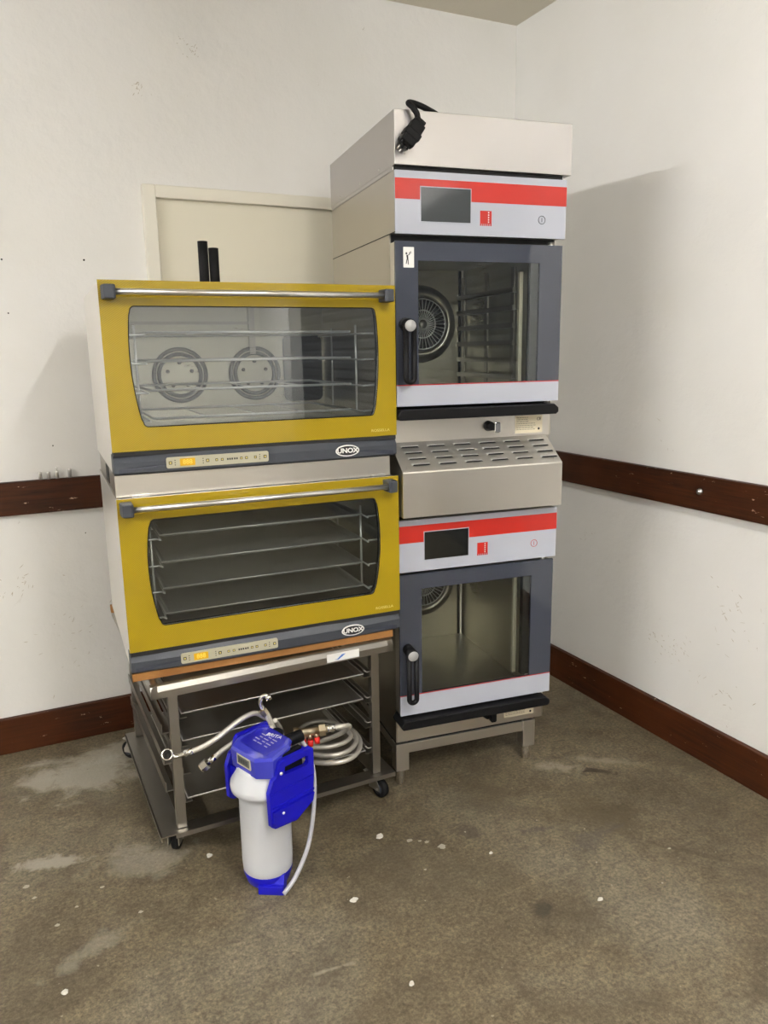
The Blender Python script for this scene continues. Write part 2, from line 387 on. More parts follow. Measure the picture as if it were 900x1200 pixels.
def text(name, body, size, mat, parent, x, y, z, depth=.0004, rz=0, align='CENTER', sx=1.0, rot=None, bold=0.0):
    cu = bpy.data.curves.new(name, 'FONT'); cu.body = body; cu.size = size; cu.extrude = depth; cu.align_x = align; cu.align_y = 'CENTER'; cu.offset = bold
    t = bpy.data.objects.new(name, cu); COL.objects.link(t)
    bpy.context.view_layer.update()
    me = bpy.data.meshes.new_from_object(t.evaluated_get(bpy.context.evaluated_depsgraph_get()))
    COL.objects.unlink(t); bpy.data.objects.remove(t)
    me.materials.clear(); me.materials.append(M[mat])
    o = bpy.data.objects.new(name, me); COL.objects.link(o)
    if parent is not None: o.parent = parent
    R = Matrix.Rotation(rz, 4, 'Z') @ (rot if rot is not None else Matrix.Rotation(PI/2, 4, 'X'))
    me.transform(Matrix.Translation((x, y, z)) @ R @ Matrix.Diagonal((sx, 1, 1, 1)))
    return o
def thing(name, label, cat, loc, rz=0, group=None):
    o = bpy.data.objects.new(name, None); COL.objects.link(o); o.location = loc; o.rotation_euler = (0, 0, rz)
    o.empty_display_size = .05
    o['label'] = label; o['category'] = cat
    if group: o['group'] = group
    return o
def tag(o, label, cat, group=None):
    o['label'] = label; o['category'] = cat
    if group: o['group'] = group
    return o
def struct(o, label=None):
    o['kind'] = 'structure'
    if label: o['label'] = label
    return o
def round_rect(x0, x1, z0, z1, r, n=5):
    out = []
    for cx, cz, a0 in ((x1-r, z0+r, -PI/2), (x1-r, z1-r, 0), (x0+r, z1-r, PI/2), (x0+r, z0+r, PI)):
        for k in range(n+1):
            a = a0+PI/2*k/n; out.append((cx+r*math.cos(a), cz+r*math.sin(a)))
    return out
def ellipse(cx, cz, rx, rz, n=36): return [(cx+rx*math.cos(2*PI*k/n), cz+rz*math.sin(2*PI*k/n)) for k in range(n)]

# ------------------------------------------------------------------ room
XL, YF, ZC = -8.0, -7.5, 2.774
BA = -.0132                                   # slight skew of the back wall
def yb(x): return x*BA+.022
DX0, DX1, DZ = -1.521, -.64, 1.99             # door opening in the back wall
w = MB()
def wallquad(mb, x0, x1, z0, z1):
    t = .12
    vs = []
    for z in (z0, z1):
        vs += [(x0, yb(x0), z), (x1, yb(x1), z), (x1, yb(x1)+t, z), (x0, yb(x0)+t, z)]
    mb.add(vs, [(0, 1, 5, 4), (1, 2, 6, 5), (2, 3, 7, 6), (3, 0, 4, 7), (0, 3, 2, 1), (4, 5, 6, 7)], 'wall')
wallquad(w, XL, DX0, 0, ZC); wallquad(w, DX1, .14, 0, ZC); wallquad(w, DX0, DX1, DZ, ZC)
struct(w.build('wall_back'))
YO, YE, ZO = -2.52, -6.2, 2.5                 # wide doorway in the right wall, beside the camera
struct(MB().box(.022, .14, YO, .02, 0, ZC, 'wall').box(.022, .14, YE, YO, ZO, ZC, 'wall').box(.022, .14, YF, YE, 0, ZC, 'wall').build('wall_right'))
q = MB(); n = 31
prof = []
for k in range(n): z = ZO*k/n; prof += [(.150, z+.004), (.138, z+.02), (.138, z+ZO/n-.02), (.150, z+ZO/n-.004)]
prof += [(.18, ZO), (.18, 0)]
q.prism(prof, YE-.02, YO+.02, 'shutter', 'y'); struct(q.build('door_2'))  # unseen slatted leaf, added so the oven doors mirror something dark
struct(MB().box(XL-.12, XL, YF, .3, 0, ZC, 'wall').build('wall_left'))
struct(MB().box(XL-.12, .14, YF-.12, YF, 0, ZC, 'wall').build('wall_front'))
struct(MB().box(XL-.12, .14, YF-.12, .3, -.1, 0, 'floor').build('floor'))
struct(MB().box(XL-.12, .14, YF-.12, .3, ZC, ZC+.1, 'ceiling').build('ceiling'))
# baseboards and wall rails of dark wood
def board_back(name, x0, x1, z0, z1, t):
    mb = MB(); vs = []
    for z in (z0, z1): vs += [(x0, yb(x0)-t, z), (x1, yb(x1)-t, z), (x1, yb(x1), z), (x0, yb(x0), z)]
    mb.add(vs, [(0, 1, 5, 4), (1, 2, 6, 5), (2, 3, 7, 6), (3, 0, 4, 7), (0, 3, 2, 1), (4, 5, 6, 7)], 'rail_wood')
    return struct(mb.build(name, bevel=.003))
board_back('baseboard_back', XL, DX0-.045, 0, .137, .022)
board_back('trim_1', XL, DX0-.045, .894, 1.013, .024)
struct(MB().box(0, .022, -2.5, yb(0)-.003, 0, .139, 'rail_wood').build('baseboard_right', bevel=.003))
tr = struct(MB().box(-.002, .022, -2.5, yb(0)-.003, .894, 1.014, 'rail_wood').build('trim_2', bevel=.003))
s_ = MB(); s_.lathe([(.0, -.010), (.006, -.009), (.010, -.005), (.0115, 0), (.0115, .004)], 'steel_bright', (-.004, -1.114, .960), 16, 'x'); s_.build('screw', tr)
# door: casing and leaf
fr_ = MB()
y0 = yb(-1.1)-.02
for a, b_, c_, d_ in ((DX0-.046, DX0, 0, DZ+.043), (DX1, DX1+.046, 0, DZ+.043), (DX0, DX1, DZ, DZ+.043)):
    fr_.box(a, b_, y0, y0+.14, c_, d_, 'frame_paint')
d = struct(fr_.build('door_1', bevel=.003))
MB().box(DX0-.002, DX1+.002, y0+.022, y0+.062, .004, DZ+.004, 'door_paint').build('door_leaf', d)
# small marks on the walls
mk = MB()
for x, z, r in ((-1.778, 1.7706, .0035), (-2.0376, 1.764, .003), (-2.0356, 1.589, .0025), (-1.94, 1.13, .0025), (-1.86, .80, .002)):
    mk.lathe([(0, -.0006), (r, -.0006), (r, .001)], 'hole', (x, yb(x), z), 10, 'y')
def smudge(mb, cx, cz, spread, n, wall='b', mat='smudge', L=(.004, .013)):
    for _ in range(n):
        px, pz = cx+random.gauss(0, spread), cz+random.gauss(0, spread)
        a = random.uniform(.2, 1.4) if random.random() < .7 else random.uniform(-1, .2); l = random.uniform(*L); t = random.uniform(.0008, .0024)
        u = Vector((math.cos(a), math.sin(a)))*l/2; v_ = Vector((-math.sin(a), math.cos(a)))*t/2
        q = [Vector((px, pz))+sx*u+sz*v_ for sx, sz in ((-1, -.4), (0, -1), (1, -.3), (.8, .3), (0, 1), (-1, .4))]
        if wall == 'b': vs = [(p.x, yb(p.x)-.0004, p.y) for p in q]
        else: vs = [(.0216, p.x, p.y) for p in q]
        mb.add(vs, [tuple(range(6))], mat)
smudge(mk, -1.35, 2.50, .012, 14); smudge(mk, -1.385, 2.515, .01, 5); smudge(mk, -1.55, 2.35, .016, 16); smudge(mk, -2.10, .63, .03, 22, L=(.006, .02)); smudge(mk, -1.93, .42, .09, 26, mat='smudge', L=(.006, .022))
struct(mk.build('trim_3'))
mk = MB()
smudge(mk, -1.05, .36, .035, 26, 'r', L=(.004, .014)); smudge(mk, -.93, .38, .03, 18, 'r', L=(.004, .014)); smudge(mk, -1.25, .55, .07, 26, 'r', L=(.006, .022)); smudge(mk, -.55, .68, .02, 6, 'r', L=(.004, .014)); smudge(mk, -1.22, .28, .06, 18, 'r', L=(.006, .022)); smudge(mk, -.9, 1.12, .05, 4, 'r', L=(.008, .03))
struct(mk.build('trim_4'))

# metal wall plugs standing on the rail
for x, h, lab, pin in ((-1.9925, .027, 'short metal wall plug on wooden rail, leftmost of four', 0), (-1.9648, .026, 'short metal wall plug on wooden rail, second from left', 0), (-1.9368, .026, 'tallest metal wall plug on wooden rail, with a pin on top', 1), (-1.8943, .032, 'lone metal wall plug on wooden rail, nearest the yellow ovens', 0)):
    p = MB(); c = (x, yb(x)-.012, 1.0132)
    p.lathe([(0, 0), (.0060, 0), (.0056, h*.75), (.0060, h*.78), (.0060, h), (.0035, h), (.0033, h-.004), (0, h-.004)], 'wire', c, 14)
    if pin: p.lathe([(.0022, h-.004), (.0022, h+.010), (.0042, h+.0105), (.004, h+.0145), (0, h+.015)], 'wire', c, 12)
    tag(p.build('wall_plug'), lab, 'wall plug', 'metal wall plugs on the rail')

# ------------------------------------------------------------------ yellow bakery ovens
AL = Vector((-1.8488, -.8755, 0)); AW = -.0427
BL = Vector((-1.8503, -.8846, 0)); BW = -.0445
def barrel(zt, zb, xt0, xm0, xb0, xt1, xm1, xb1):
    # window outline, straight top and bottom, bulging sides, rounded corners
    H = zt-zb; pts = []
    def side(xt, xm, xb):
        out = []
        for k in range(15):
            t = k/14; z = zb+H*t
            a = (xb, 0), (xm, .66), (xt, 1)
            l0 = (t-.66)*(t-1)/((0-.66)*(0-1)); l1 = (t-0)*(t-1)/((.66)*(.66-1)); l2 = t*(t-.66)/(1*(1-.66))
            out.append((xb*l0+xm*l1+xt*l2, z))
        return out
    R = side(xt1, xm1, xb1); Lf = side(xt0, xm0, xb0)
    r = .012
    def corner(p, sx, sz):   # rounded
        return [(p[0]-sx*r*(1-math.cos(a)), p[1]-sz*r*(1-math.sin(a))) for a in (0, PI/8, PI/4, 3*PI/8, PI/2)]
    pts += list(reversed(corner(R[0], 1, -1)))+R[1:-1]+corner(R[-1], 1, 1)
    pts += list(reversed(corner(Lf[-1], -1, 1)))+list(reversed(Lf[1:-1]))+corner(Lf[0], -1, -1)
    return pts
def yellow_oven(lab, loc, rz, zb, z1, z0, zpt, win, hz, bars, lit):
    # zb panel bottom, zpt panel top, z1 door bottom, z0 door top
    t = thing('bakery_oven', lab, 'oven', (loc.x, loc.y, zb), rz)
    o = -zb
    W = .8
    # outer casing (open front)
    c = MB(); th = .004
    y0_, y1_ = .034, .635
    c.box(.002, .006, y0_, y1_, zpt+.004+o, z0-.004+o, 'steel_light'); c.box(W-.006, W-.002, y0_, y1_, zpt+.004+o, z0-.004+o, 'steel_light')
    c.box(.006, W-.006, y0_, y1_, z0-.008+o, z0-.004+o, 'steel_light'); c.box(.006, W-.006, y1_-.004, y1_, zpt+o, z0-.008+o, 'steel_light')
    c.box(.002, W-.002, .05, y1_, .0, zpt+.004+o, 'steel_light')
    c.box(.003, W-.003, -.0012, .05, zpt-.0055+o, z1-.0008+o, 'black_gap')
    c.build('casing', t)
    # cavity
    cv = MB(); cx0, cx1, cz0, cz1, cy = .055, .755, z1+.035+o, z0-.035+o, .50
    cm = 'steel_cav'
    cv.box(cx0-.003, cx0, .036, cy, cz0, cz1, cm); cv.box(cx1, cx1+.003, .036, cy, cz0, cz1, cm)
    cv.box(cx0, cx1, .036, cy, cz0-.003, cz0, 'tray_metal'); cv.box(cx0, cx1, .036, cy, cz1, cz1+.003, cm)
    cv.box(cx0, cx1, cy, cy+.004, cz0, cz1, cm)
    cv.ring_plate([(.006, z1-.002+o), (W-.006, z1-.002+o), (W-.006, z0-.008+o), (.006, z0-.008+o)], [(cx0, cz0), (cx1, cz0), (cx1, cz1), (cx0, cz1)], ((cx0+cx1)/2, (cz0+cz1)/2), .034, .038, 'black_gap')
    cav = cv.build('cavity', t)
    if lit:
        for fx in (.2645, .51):
            g = MB(); fz = (1.377+o)
            for r_ in (.082, .066): g.tube([(fx+r_*math.cos(a), cy-.006, fz+r_*math.sin(a)) for a in [2*PI*k/40 for k in range(40)]], .0065, 'grey_plastic', 6, True)
            for k in range(5):
                a = PI/2+2*PI*k/5; g.lathe([(0, -.006), (.006, -.006), (.006, .004)], 'black', (fx+.04*math.cos(a), cy, fz+.04*math.sin(a)), 10, 'y')
            g.build('fan_cover', t)
        b = MB(); b.box(.495, .515, cy-.012, cy, 1.44+o, cz1, 'steel_dark'); b.box(cx0, .50, cy-.008, cy, 1.535+o, 1.545+o, 'steel_dark'); b.build('cavity_strut', t)
        b = MB(); b.prism(round_rect(.61, .745, 1.28+o, 1.5+o, .02), cy-.012, cy-.004, 'black_gap'); b.build('side_vent', t)
    # side racks: uprights with hooks
    ztop, zbot = bars[0]+.02+o, bars[-1]-.012+o
    for ux, u2, s in ((.088, .088, 1), (.716, .750, -1)):
        r = MB()
        r.tube([(ux, .10, zbot), (ux, .10, ztop)], .0034, 'wire', 8); r.tube([(u2, .40, zbot), (u2, .40, ztop)], .003, 'wire', 8)
        ux = .088 if s > 0 else .735
        for z in bars:
            r.tube(smooth_path([(ux-.025*s, .055, z-.006+o), (ux+.012*s, .055, z-.006+o), (ux+.02*s, .07, z-.006+o), (ux+.02*s, .43, z-.006+o)], 3), .0028, 'wire', 8)
        r.build('side_rack', t)
    # door
    cxz = ((win[3]+win[0])/2, (z0+z1)/2)
    outl = barrel(*win)
    d = MB(); d.ring_plate([(0, z1+o), (W, z1+o), (W, z0+o), (0, z0+o)], [(x, z+o) for x, z in outl], (.4, (z0+z1)/2+o), -.002, .006, 'yellow', 'steel_light')
    inner = [(.4+(x-.4)*1.012, (z0+z1)/2+(z-(z0+z1)/2)*1.03+o) for x, z in outl]
    d.ring_plate([(.004, z1+.004+o), (W-.004, z1+.004+o), (W-.004, z0-.004+o), (.004, z0-.004+o)], inner, (.4, (z0+z1)/2+o), .007, .03, 'black')
    door = d.build('door', t)
    gl = MB(); gl.prism([(.4+(x-.4)*.9975, (z0+z1)/2+(z-(z0+z1)/2)*.995+o) for x, z in outl], .0012, .0042, 'glass_reflect' if lit else 'glass_dark'); gl.build('window_glass', door)
    # black edge line printed round the window
    e = MB(); e.tube([(x, -.0012, z+o) for x, z in outl], .0016, 'black', 6, True); e.build('window_edge', door)
    h = MB(); h.tube([(.028, -.042, hz+o), (.757, -.042, hz+o)], .0078, 'steel_bright', 16); h.build('handle_bar', door)
    for x0_, s in ((.006, 1), (.779, -1)):
        b = MB()
        prof = [(0, -.002), (.0, -.030), (.004, -.052), (.026, -.056), (.031, -.050), (.031, -.002)]
        b.prism([(x0_+s*q[0], q[1]) for q in prof], hz-.017+o, hz+.017+o, 'grey_plastic', 'z'); b.build('handle_bracket', door, bevel=.003)
    text('lettering', 'ROSSELLA', .0105, 'gold_print', door, .748, -.0021, z1+.0165+o, sx=1.25)
    # control panel: a moulded grey bar with a swept left and right shoulder
    p = MB()
    n = 28; prof = []
    for k in range(n+1):
        x = .001+(W-.002)*k/n
        bow = -.012*(1-abs(2*k/n-1)**3)
        prof.append((x, bow))
    vs = []; fs = []
    h0, h1 = 0.0, zpt-.004+o
    for x, y in prof: vs += [(x, y+.006, h0), (x, y-.002, h0+.006), (x, y-.002, h1-.018), (x, y+.010, h1), (x, .06, h1), (x, .06, h0)]
    for k in range(n):
        for j in range(6): fs.append((6*k+j, 6*(k+1)+j, 6*(k+1)+(j+1) % 6, 6*k+(j+1) % 6))
    fs += [tuple(range(6)), tuple(6*n+j for j in (5, 4, 3, 2, 1, 0))]
    p.add(vs, fs, 'grey_plastic')
    pan = p.build('control_panel', t)
    def py(x): q = abs(2*(x-.001)/(W-.002)-1); return -.012*(1-q**3)-.002
    # swept lighter crescent at both ends
    for xa, s in ((.012, 1), (.788, -1)):
        cpts = [(xa, .004), (xa+s*.06, .014), (xa+s*.11, .020), (xa+s*.13, .024), (xa+s*.07, .022), (xa, .016)]
        q = MB(); top = [(x, py(x)-.0006, z) for x, z in cpts]
        q.add(top, [tuple(range(6))], 'slate'); q.build('moulded_crescent', pan)
    zc = h1*.5-.001; zd = zc+.002
    yy = py(.27)-.0012
    q = MB(); q.prism(round_rect(.131, .405, zd-.0145, zd+.0145, .005), yy, yy+.0045, 'cream_print'); dec = q.build('control_decal', pan)
    q = MB(); q.prism(round_rect(.1655, .205, zd-.0098, zd+.0098, .002), yy-.0008, yy, 'display'); q.build('display', pan)
    text('digits', '888', .017, 'digit', pan, .1853, yy-.0012, zd, sx=1.0)
    for bx, bs in ((.141, .0042), (.238, .0042), (.262, .0034), (.277, .0034), (.329, .0034), (.343, .0036), (.368, .0036), (.395, .0042)):
        bt = MB(); bt.box(bx-bs, bx+bs, yy-.0006, yy, zd-bs, zd+bs, 'ink'); bt.box(bx-bs*.55, bx+bs*.55, yy-.0009, yy-.0006, zd-bs*.55, zd+bs*.55, 'gold_print'); bt.build('button', pan)
    bt = MB()
    for bx in (.292, .298, .304, .311, .317): bt.box(bx-.002, bx+.002, yy-.0006, yy, zd-.0025, zd+.0025, 'ink')
    for bx in (.153, .226, .380):
        q = MB()
        for dz in (-.006, 0, .006): q.box(bx-.0012, bx+.0012, yy-.0006, yy, zd+dz-.0012, zd+dz+.0012, 'ink')
        q.build('indicator_dots', pan)
    bt.build('mode_print', pan)
    lx, yl = .639, py(.639)-.001
    q = MB(); q.prism(ellipse(lx, zd-.001, .0365, .0165), yl, yl+.003, 'white'); q.prism(ellipse(lx, zd-.001, .0325, .0135), yl-.0008, yl, 'ink'); q.build('logo_plate', pan)
    text('logo_lettering', 'UNOX', .0185, 'white', pan, lx, yl-.0012, zd-.001, sx=1.15, bold=.0006)
    return t
yellow_oven('upper mustard yellow bakery oven with fans seen through the glass', AL, AW, 1.1384, 1.199, 1.6248, 1.193, (1.5626, 1.260, .0705, .0622, .0835, .7371, .7445, .730), 1.594, (1.4995, 1.4258, 1.350, 1.2755), True)
yellow_oven('lower mustard yellow bakery oven resting on a raw board with trays inside', BL, BW, .5965, .6584, 1.0786, .652, (1.018, .723, .0783, .0665, .088, .7255, .737, .716), 1.055, (.9575, .8817, .807, .7335), False)
# trays in the lower yellow oven
def bake_tray(name, lab, loc, rz, w_, dp, mat='tray_metal', lip=.012, group=None, holes=False):
    o = MB()
    # tray with raised, flared edge
    def ring(i, z): return [(i, i, z), (w_-i, i, z), (w_-i, dp-i, z), (i, dp-i, z)]
    a, b, c = ring(0, lip), ring(.006, 0), ring(.0075, 0)
    lo, li = ring(-.005, lip+.0005), ring(.0085, .0012)
    vs = lo+a+b+li
    fs = []
    for r0, r1 in ((0, 4), (4, 12)):
        for k in range(4): fs.append((r0+k, r0+(k+1) % 4, r1+(k+1) % 4, r1+k))
    fs.append((12, 13, 14, 15)); fs.append((11, 10, 9, 8))
    for k in range(4): fs.append((k, 8+k, 8+(k+1) % 4, (k+1) % 4))
    o.add(vs, fs, mat)
    rim = [(-.005, -.005, lip), (w_+.005, -.005, lip), (w_+.005, dp+.005, lip), (-.005, dp+.005, lip)]
    o.tube(rim, .0024, 'wire', 6, True)
    ob_ = o.build(name); ob_.location = loc; ob_.rotation_euler = (0, 0, rz)
    return tag(ob_, lab, 'tray', group)
def local(L, rz, x, y, z):
    return (L.x+x*math.cos(rz)-y*math.sin(rz), L.y+x*math.sin(rz)+y*math.cos(rz), z)
for z, lab in zip((.9575, .8817, .807, .7335), ('topmost flat tray inside the lower yellow oven', 'second tray from the top inside the lower yellow oven', 'third tray from the top inside the lower yellow oven', 'lowest flat tray inside the lower yellow oven')):
    bake_tray('baking_tray', lab, local(BL, BW, .112, .052, z-.003), BW, .582, .40, mat='alu', group='trays in the lower yellow oven', lip=.008)
for z, lab in zip((1.4995, 1.4258, 1.350, 1.2755), ('topmost wire shelf inside the upper yellow oven', 'second wire shelf from the top inside the upper yellow oven', 'third wire shelf from the top inside the upper yellow oven', 'lowest wire shelf inside the upper yellow oven')):
    g = MB(); y_a, y_b = .06, .44
    g.tube([(.118, y_a, 0), (.682, y_a, 0), (.682, y_b, 0), (.118, y_b, 0)], .0036, 'wire', 8, True)
    for k in range(1, 4): g.tube([(.118+.564*k/4, y_a, .0), (.118+.564*k/4, y_b, .0)], .0015, 'wire', 6)
    o = g.build('wire_shelf'); o.location = (AL.x, AL.y, z); o.rotation_euler = (0, 0, AW)
    tag(o, lab, 'shelf', 'wire shelves in the upper yellow oven')

# stainless spacer between the two ovens
sp = thing('spacer_frame', 'low stainless spacer frame between the two yellow ovens', 'frame', (BL.x, BL.y, 1.079), BW)
q = MB(); q.box(.002, .781, .018, .022, .0, .0575, 'steel_h'); q.build('front_plate', sp)
q = MB(); q.box(.005, .775, .022, .60, .0, .0585, 'steel_dark'); q.box(.0035, .005, .24, .34, .006, .052, 'black_gap'); q.build('frame_body', sp)  # flush dark steel side stands for the shade between the ovens
for x in (.04, .72):
    q = MB(); q.box(x, x+.045, .010, .018, .001, .005, 'steel_bright'); q.build('hinge_plate', sp)

# black pipes on the upper oven
for x, h, lab in ((.3525, .164, 'taller black plastic pipe standing on the upper yellow oven'), (.385, .145, 'shorter black plastic pipe standing on the upper yellow oven')):
    q = MB(); q.lathe([(.0125, 0), (.0155, 0), (.0153, h*.5), (.0155, h), (.0125, h), (.0125, 0)], 'black_rubber', (0, 0, 0), 20)
    o = q.build('black_pipe'); o.location = local(AL, AW, x, .45, 1.6205); o.rotation_euler = (0, 0, 0)
    tag(o, lab, 'pipe', 'black pipes on the oven')

# raw board under the lower oven
o = MB().prism([(.001, 0), (.776, 0), (.776, .66), (-.004, .66), (-.004, .63), (.056, .60)], 0, .0218, 'mdf', 'z').build('wooden_board', bevel=.001)
o.location = (BL.x, BL.y, .5743); o.rotation_euler = (0, 0, BW); tag(o, 'raw pale wooden board lying on the trolley under the lower yellow oven', 'board')

# ------------------------------------------------------------------ combi oven tower
TL = Vector((-1.0351, -.8903, 0)); TWz = -.1292; WT = .551
def combi(lab, zb, panel, door, win, red, scr, logo, power, knob, plate, dark_screen, sticker):
    t = thing('combi_oven', lab, 'oven', (TL.x, TL.y, zb), TWz)
    o = -zb
    p0, p1 = panel; d0, d1, ds = door
    B0 = .05; BK = .668
    # casing: sides, back, top, bottom, control module
    c = MB()
    pt = p1+o
    c.box(0, .004, B0, BK, 0, pt, 'steel_side'); c.box(WT-.004, WT, B0, BK, 0, pt, 'steel_side')
    c.box(.004, WT-.004, BK-.004, BK, 0, p1+o, 'steel_side'); c.box(.004, WT-.004, .012, BK-.004, p1-.006+o, p1+o, 'steel_side')
    c.box(.004, WT-.004, B0, BK-.004, 0, d0-.012+o, 'steel_h')       # base strip
    c.box(0, WT, .004, B0, p0+.004+o, p1+o, 'steel_side')            # sides of the control module
    c.box(-.001, .0, .0, BK, p0+.0035+o, p0+.006+o, 'black_gap')     # seam
    c.box(.004, WT-.004, B0, .40, p0-.012+o, p0+.004+o, 'black_gap')
    c.build('casing', t)
    # cavity
    v = MB(); x0, x1, z0, z1, yk = .045, .468, d0+.02+o, d1-.02+o, .56
    v.box(x0-.003, x0, B0, yk, z0, z1, 'steel_cav'); v.box(x1, x1+.003, B0, yk, z0, z1, 'steel_cav')
    v.box(x0, x1, B0, yk, z0-.003, z0, 'steel_cav'); v.box(x0, x1, B0, yk, z1, z1+.003, 'steel_cav'); v.box(x0, x1, yk, yk+.003, z0, z1, 'steel_cav')
    v.ring_plate([(.004, d0-.012+o), (WT-.004, d0-.012+o), (WT-.004, p0-.01+o), (.004, p0-.01+o)], [(x0, z0), (x1, z0), (x1, z1), (x0, z1)], ((x0+x1)/2, (z0+z1)/2), B0, B0+.004, 'black_gap')
    v.tube([(x1-.004, yk-.004, z0), (x1-.004, yk-.004, z1)], .0045, 'steel_bright', 6); v.box(x1-.018, x1-.010, yk-.004, yk, z0, z1, 'black_gap')
    v.build('cavity', t)
    # fan guard on the rear wall
    f = MB(); fx, fz = .297, z0+.237; yf = yk-.02
    f.lathe([(.14, .02), (.125, .012), (.112, -.004), (.100, .0), (.098, .016), (.0, .018)], 'steel_cav', (fx, yf, fz), 40, 'y')
    for k in range(36):
        a = 2*PI*k/36; f.tube([(fx+.016*math.cos(a), yf-.004, fz+.016*math.sin(a)), (fx+.088*math.cos(a), yf-.001, fz+.088*math.sin(a))], .0016, 'wire', 5)
    for r_ in (.05, .09): f.tube([(fx+r_*math.cos(a), yf-.003, fz+r_*math.sin(a)) for a in [2*PI*k/40 for k in range(40)]],   .0022, 'wire', 6, True)
    f.lathe([(0, -.008), (.016, -.006), (.018, 0)], 'steel_dark', (fx, yf, fz), 16, 'y')
    f.lathe([(0, .004), (.097, .004)], 'black_gap', (fx, yf, fz), 32, 'y')
    f.build('fan_guard', t)
    # hanging rack on the right cavity wall
    if sticker:
        for xa, s in ((x1, -1), (x0, 1)):
            r = MB()
            for y in (.12, .31, .5): r.box(*sorted((xa+s*.022, xa+s*.016)), y, y+.022, z0+.02, z1-.03, 'steel_dark')
            for k in range(6):
                z = z0+.045+k*.055
                r.box(*sorted((xa+s*.035, xa+s*.016)), .10, .53, z, z+.003, 'steel_dark'); r.box(*sorted((xa+s*.037, xa+s*.034)), .10, .53, z, z+.016, 'steel_dark')
            r.build('hanging_rack', t)
    lp_ = MB(); lp_.box(x1-.026, x1-.014, .075, .088, z0+.03, z1-.05, 'label'); lp_.build('pale_bar', t)  # pale upright bar beside the right cavity wall
    # control panel
    q = MB(); q.box(.0, WT+.002, -.002, .006, p0+o, p1+o, 'white_panel')
    pan = q.build('control_panel', t, bevel=.0008)
    MB().box(.0, WT+.0022, -.0026, -.0016, red[0]+o, red[1]+o, 'red').build('red_band', pan)
    q = MB(); q.box(scr[0]-.0025, scr[1]+.0025, -.0036, -.0020, scr[2]-.0025+o, scr[3]+.0025+o, 'white_panel'); q.box(scr[0], scr[1], -.0042, -.0030, scr[2]+o, scr[3]+o, 'screen_dark' if dark_screen else 'screen'); q.build('touch_screen', pan)
    lx, lz = logo; q = MB(); a = .0185
    q.box(lx-a, lx+a, -.0026, -.0018, lz-a+.001+o, lz+a+o, 'red')
    for k in range(6): q.box(lx-a+k*.0066, lx-a+k*.0066+.0042, -.0026, -.0018, lz-a-.005+o, lz-a+.002+o, 'red')
    for k in range(5): q.box(lx+.007, lx+.0105, -.003, -.0024, lz-a+.004+k*.0066+o, lz-a+.0075+k*.0066+o, 'white')
    q.build('logo', pan)
    px, pz = power; q = MB(); mt = 'red' if dark_screen else 'ink'
    q.tube([(px+.0115*math.cos(k*PI/16), -.0022, pz+.0115*math.sin(k*PI/16)+o) for k in range(32)], .0009, mt, 6, True); q.box(px-.0008, px+.0008, -.0028, -.0018, pz-.006+o, pz+.006+o, mt); q.build('power_symbol', pan)
    # door
    xl, xr = -.004, .541
    dd = MB()
    dd.ring_plate([(xl, ds+.0025+o), (xr, ds+.0025+o), (xr, d1+o), (xl, d1+o)], [(win[0], win[2]+o), (win[1], win[2]+o), (win[1], win[3]+o), (win[0], win[3]+o)], ((win[0]+win[1])/2, (win[2]+win[3])/2+o), -.008, .0, 'slate')
    dd.box(xl, xr, -.008, .0, d0+o, ds-.0005+o, 'white_panel'); dd.box(xl, xr, -.0082, .0, ds-.0005+o, ds+.0025+o, 'red_line')
    dd.ring_plate([(xl, d0+.004+o), (xr-.004, d0+.004+o), (xr-.004, d1-.003+o), (xl, d1-.003+o)], [(win[0]-.008, win[2]-.03+o), (win[1]+.008, win[2]-.03+o), (win[1]+.008, win[3]+.01+o), (win[0]-.008, win[3]+.01+o)], ((win[0]+win[1])/2, (win[2]+win[3])/2+o), .0, .036, 'steel_light', 'steel_h')
    dr = dd.build('door', t)
    MB().box(win[0], win[1], -.0072, -.0042, win[2]+o, win[3]+o, 'glass').build('window_glass', dr)
    q = MB()
    q.box(win[1]-.020, win[1]+.006, .010, .030, win[2]-.002+o, win[3]+.002+o, 'black_gap'); q.build('inner_gasket', dr)
    # handle: outward barrel with a chrome cap and a hanging looped lever
    hx, hz = .022, knob[0]
    q = MB(); q.tube([(hx, -.008, hz+.006+o), (hx, -.058, hz+o)], [.0175, .0185], 'black', 20)
    l = []
    for k in range(13):
        a = PI+PI*k/12; l.append((hx+.001+.0125*math.cos(a), -.05, hz-.148+.0125*math.sin(a)+o))
    l = [(hx-.0115, -.05, hz+o)]+l+[(hx+.0135, -.05, hz+o)]
    q.tube(l, .0082, 'black', 10)
    ha = q.build('door_handle', dr)
    q = MB(); q.lathe([(0, -.0605), (.0155, -.0603), (.017, -.0585), (.017, -.056)], 'cap_grey', (hx, 0, hz+o), 24, 'y'); q.build('handle_cap', dr)
    for z in (d0, d1):
        q = MB(); q.cyl((xr-.03, .012, z-.012+o), (xr-.03, .012, z+.012+o), .008, 'steel_bright', 14); q.build('hinge_pin', dr)
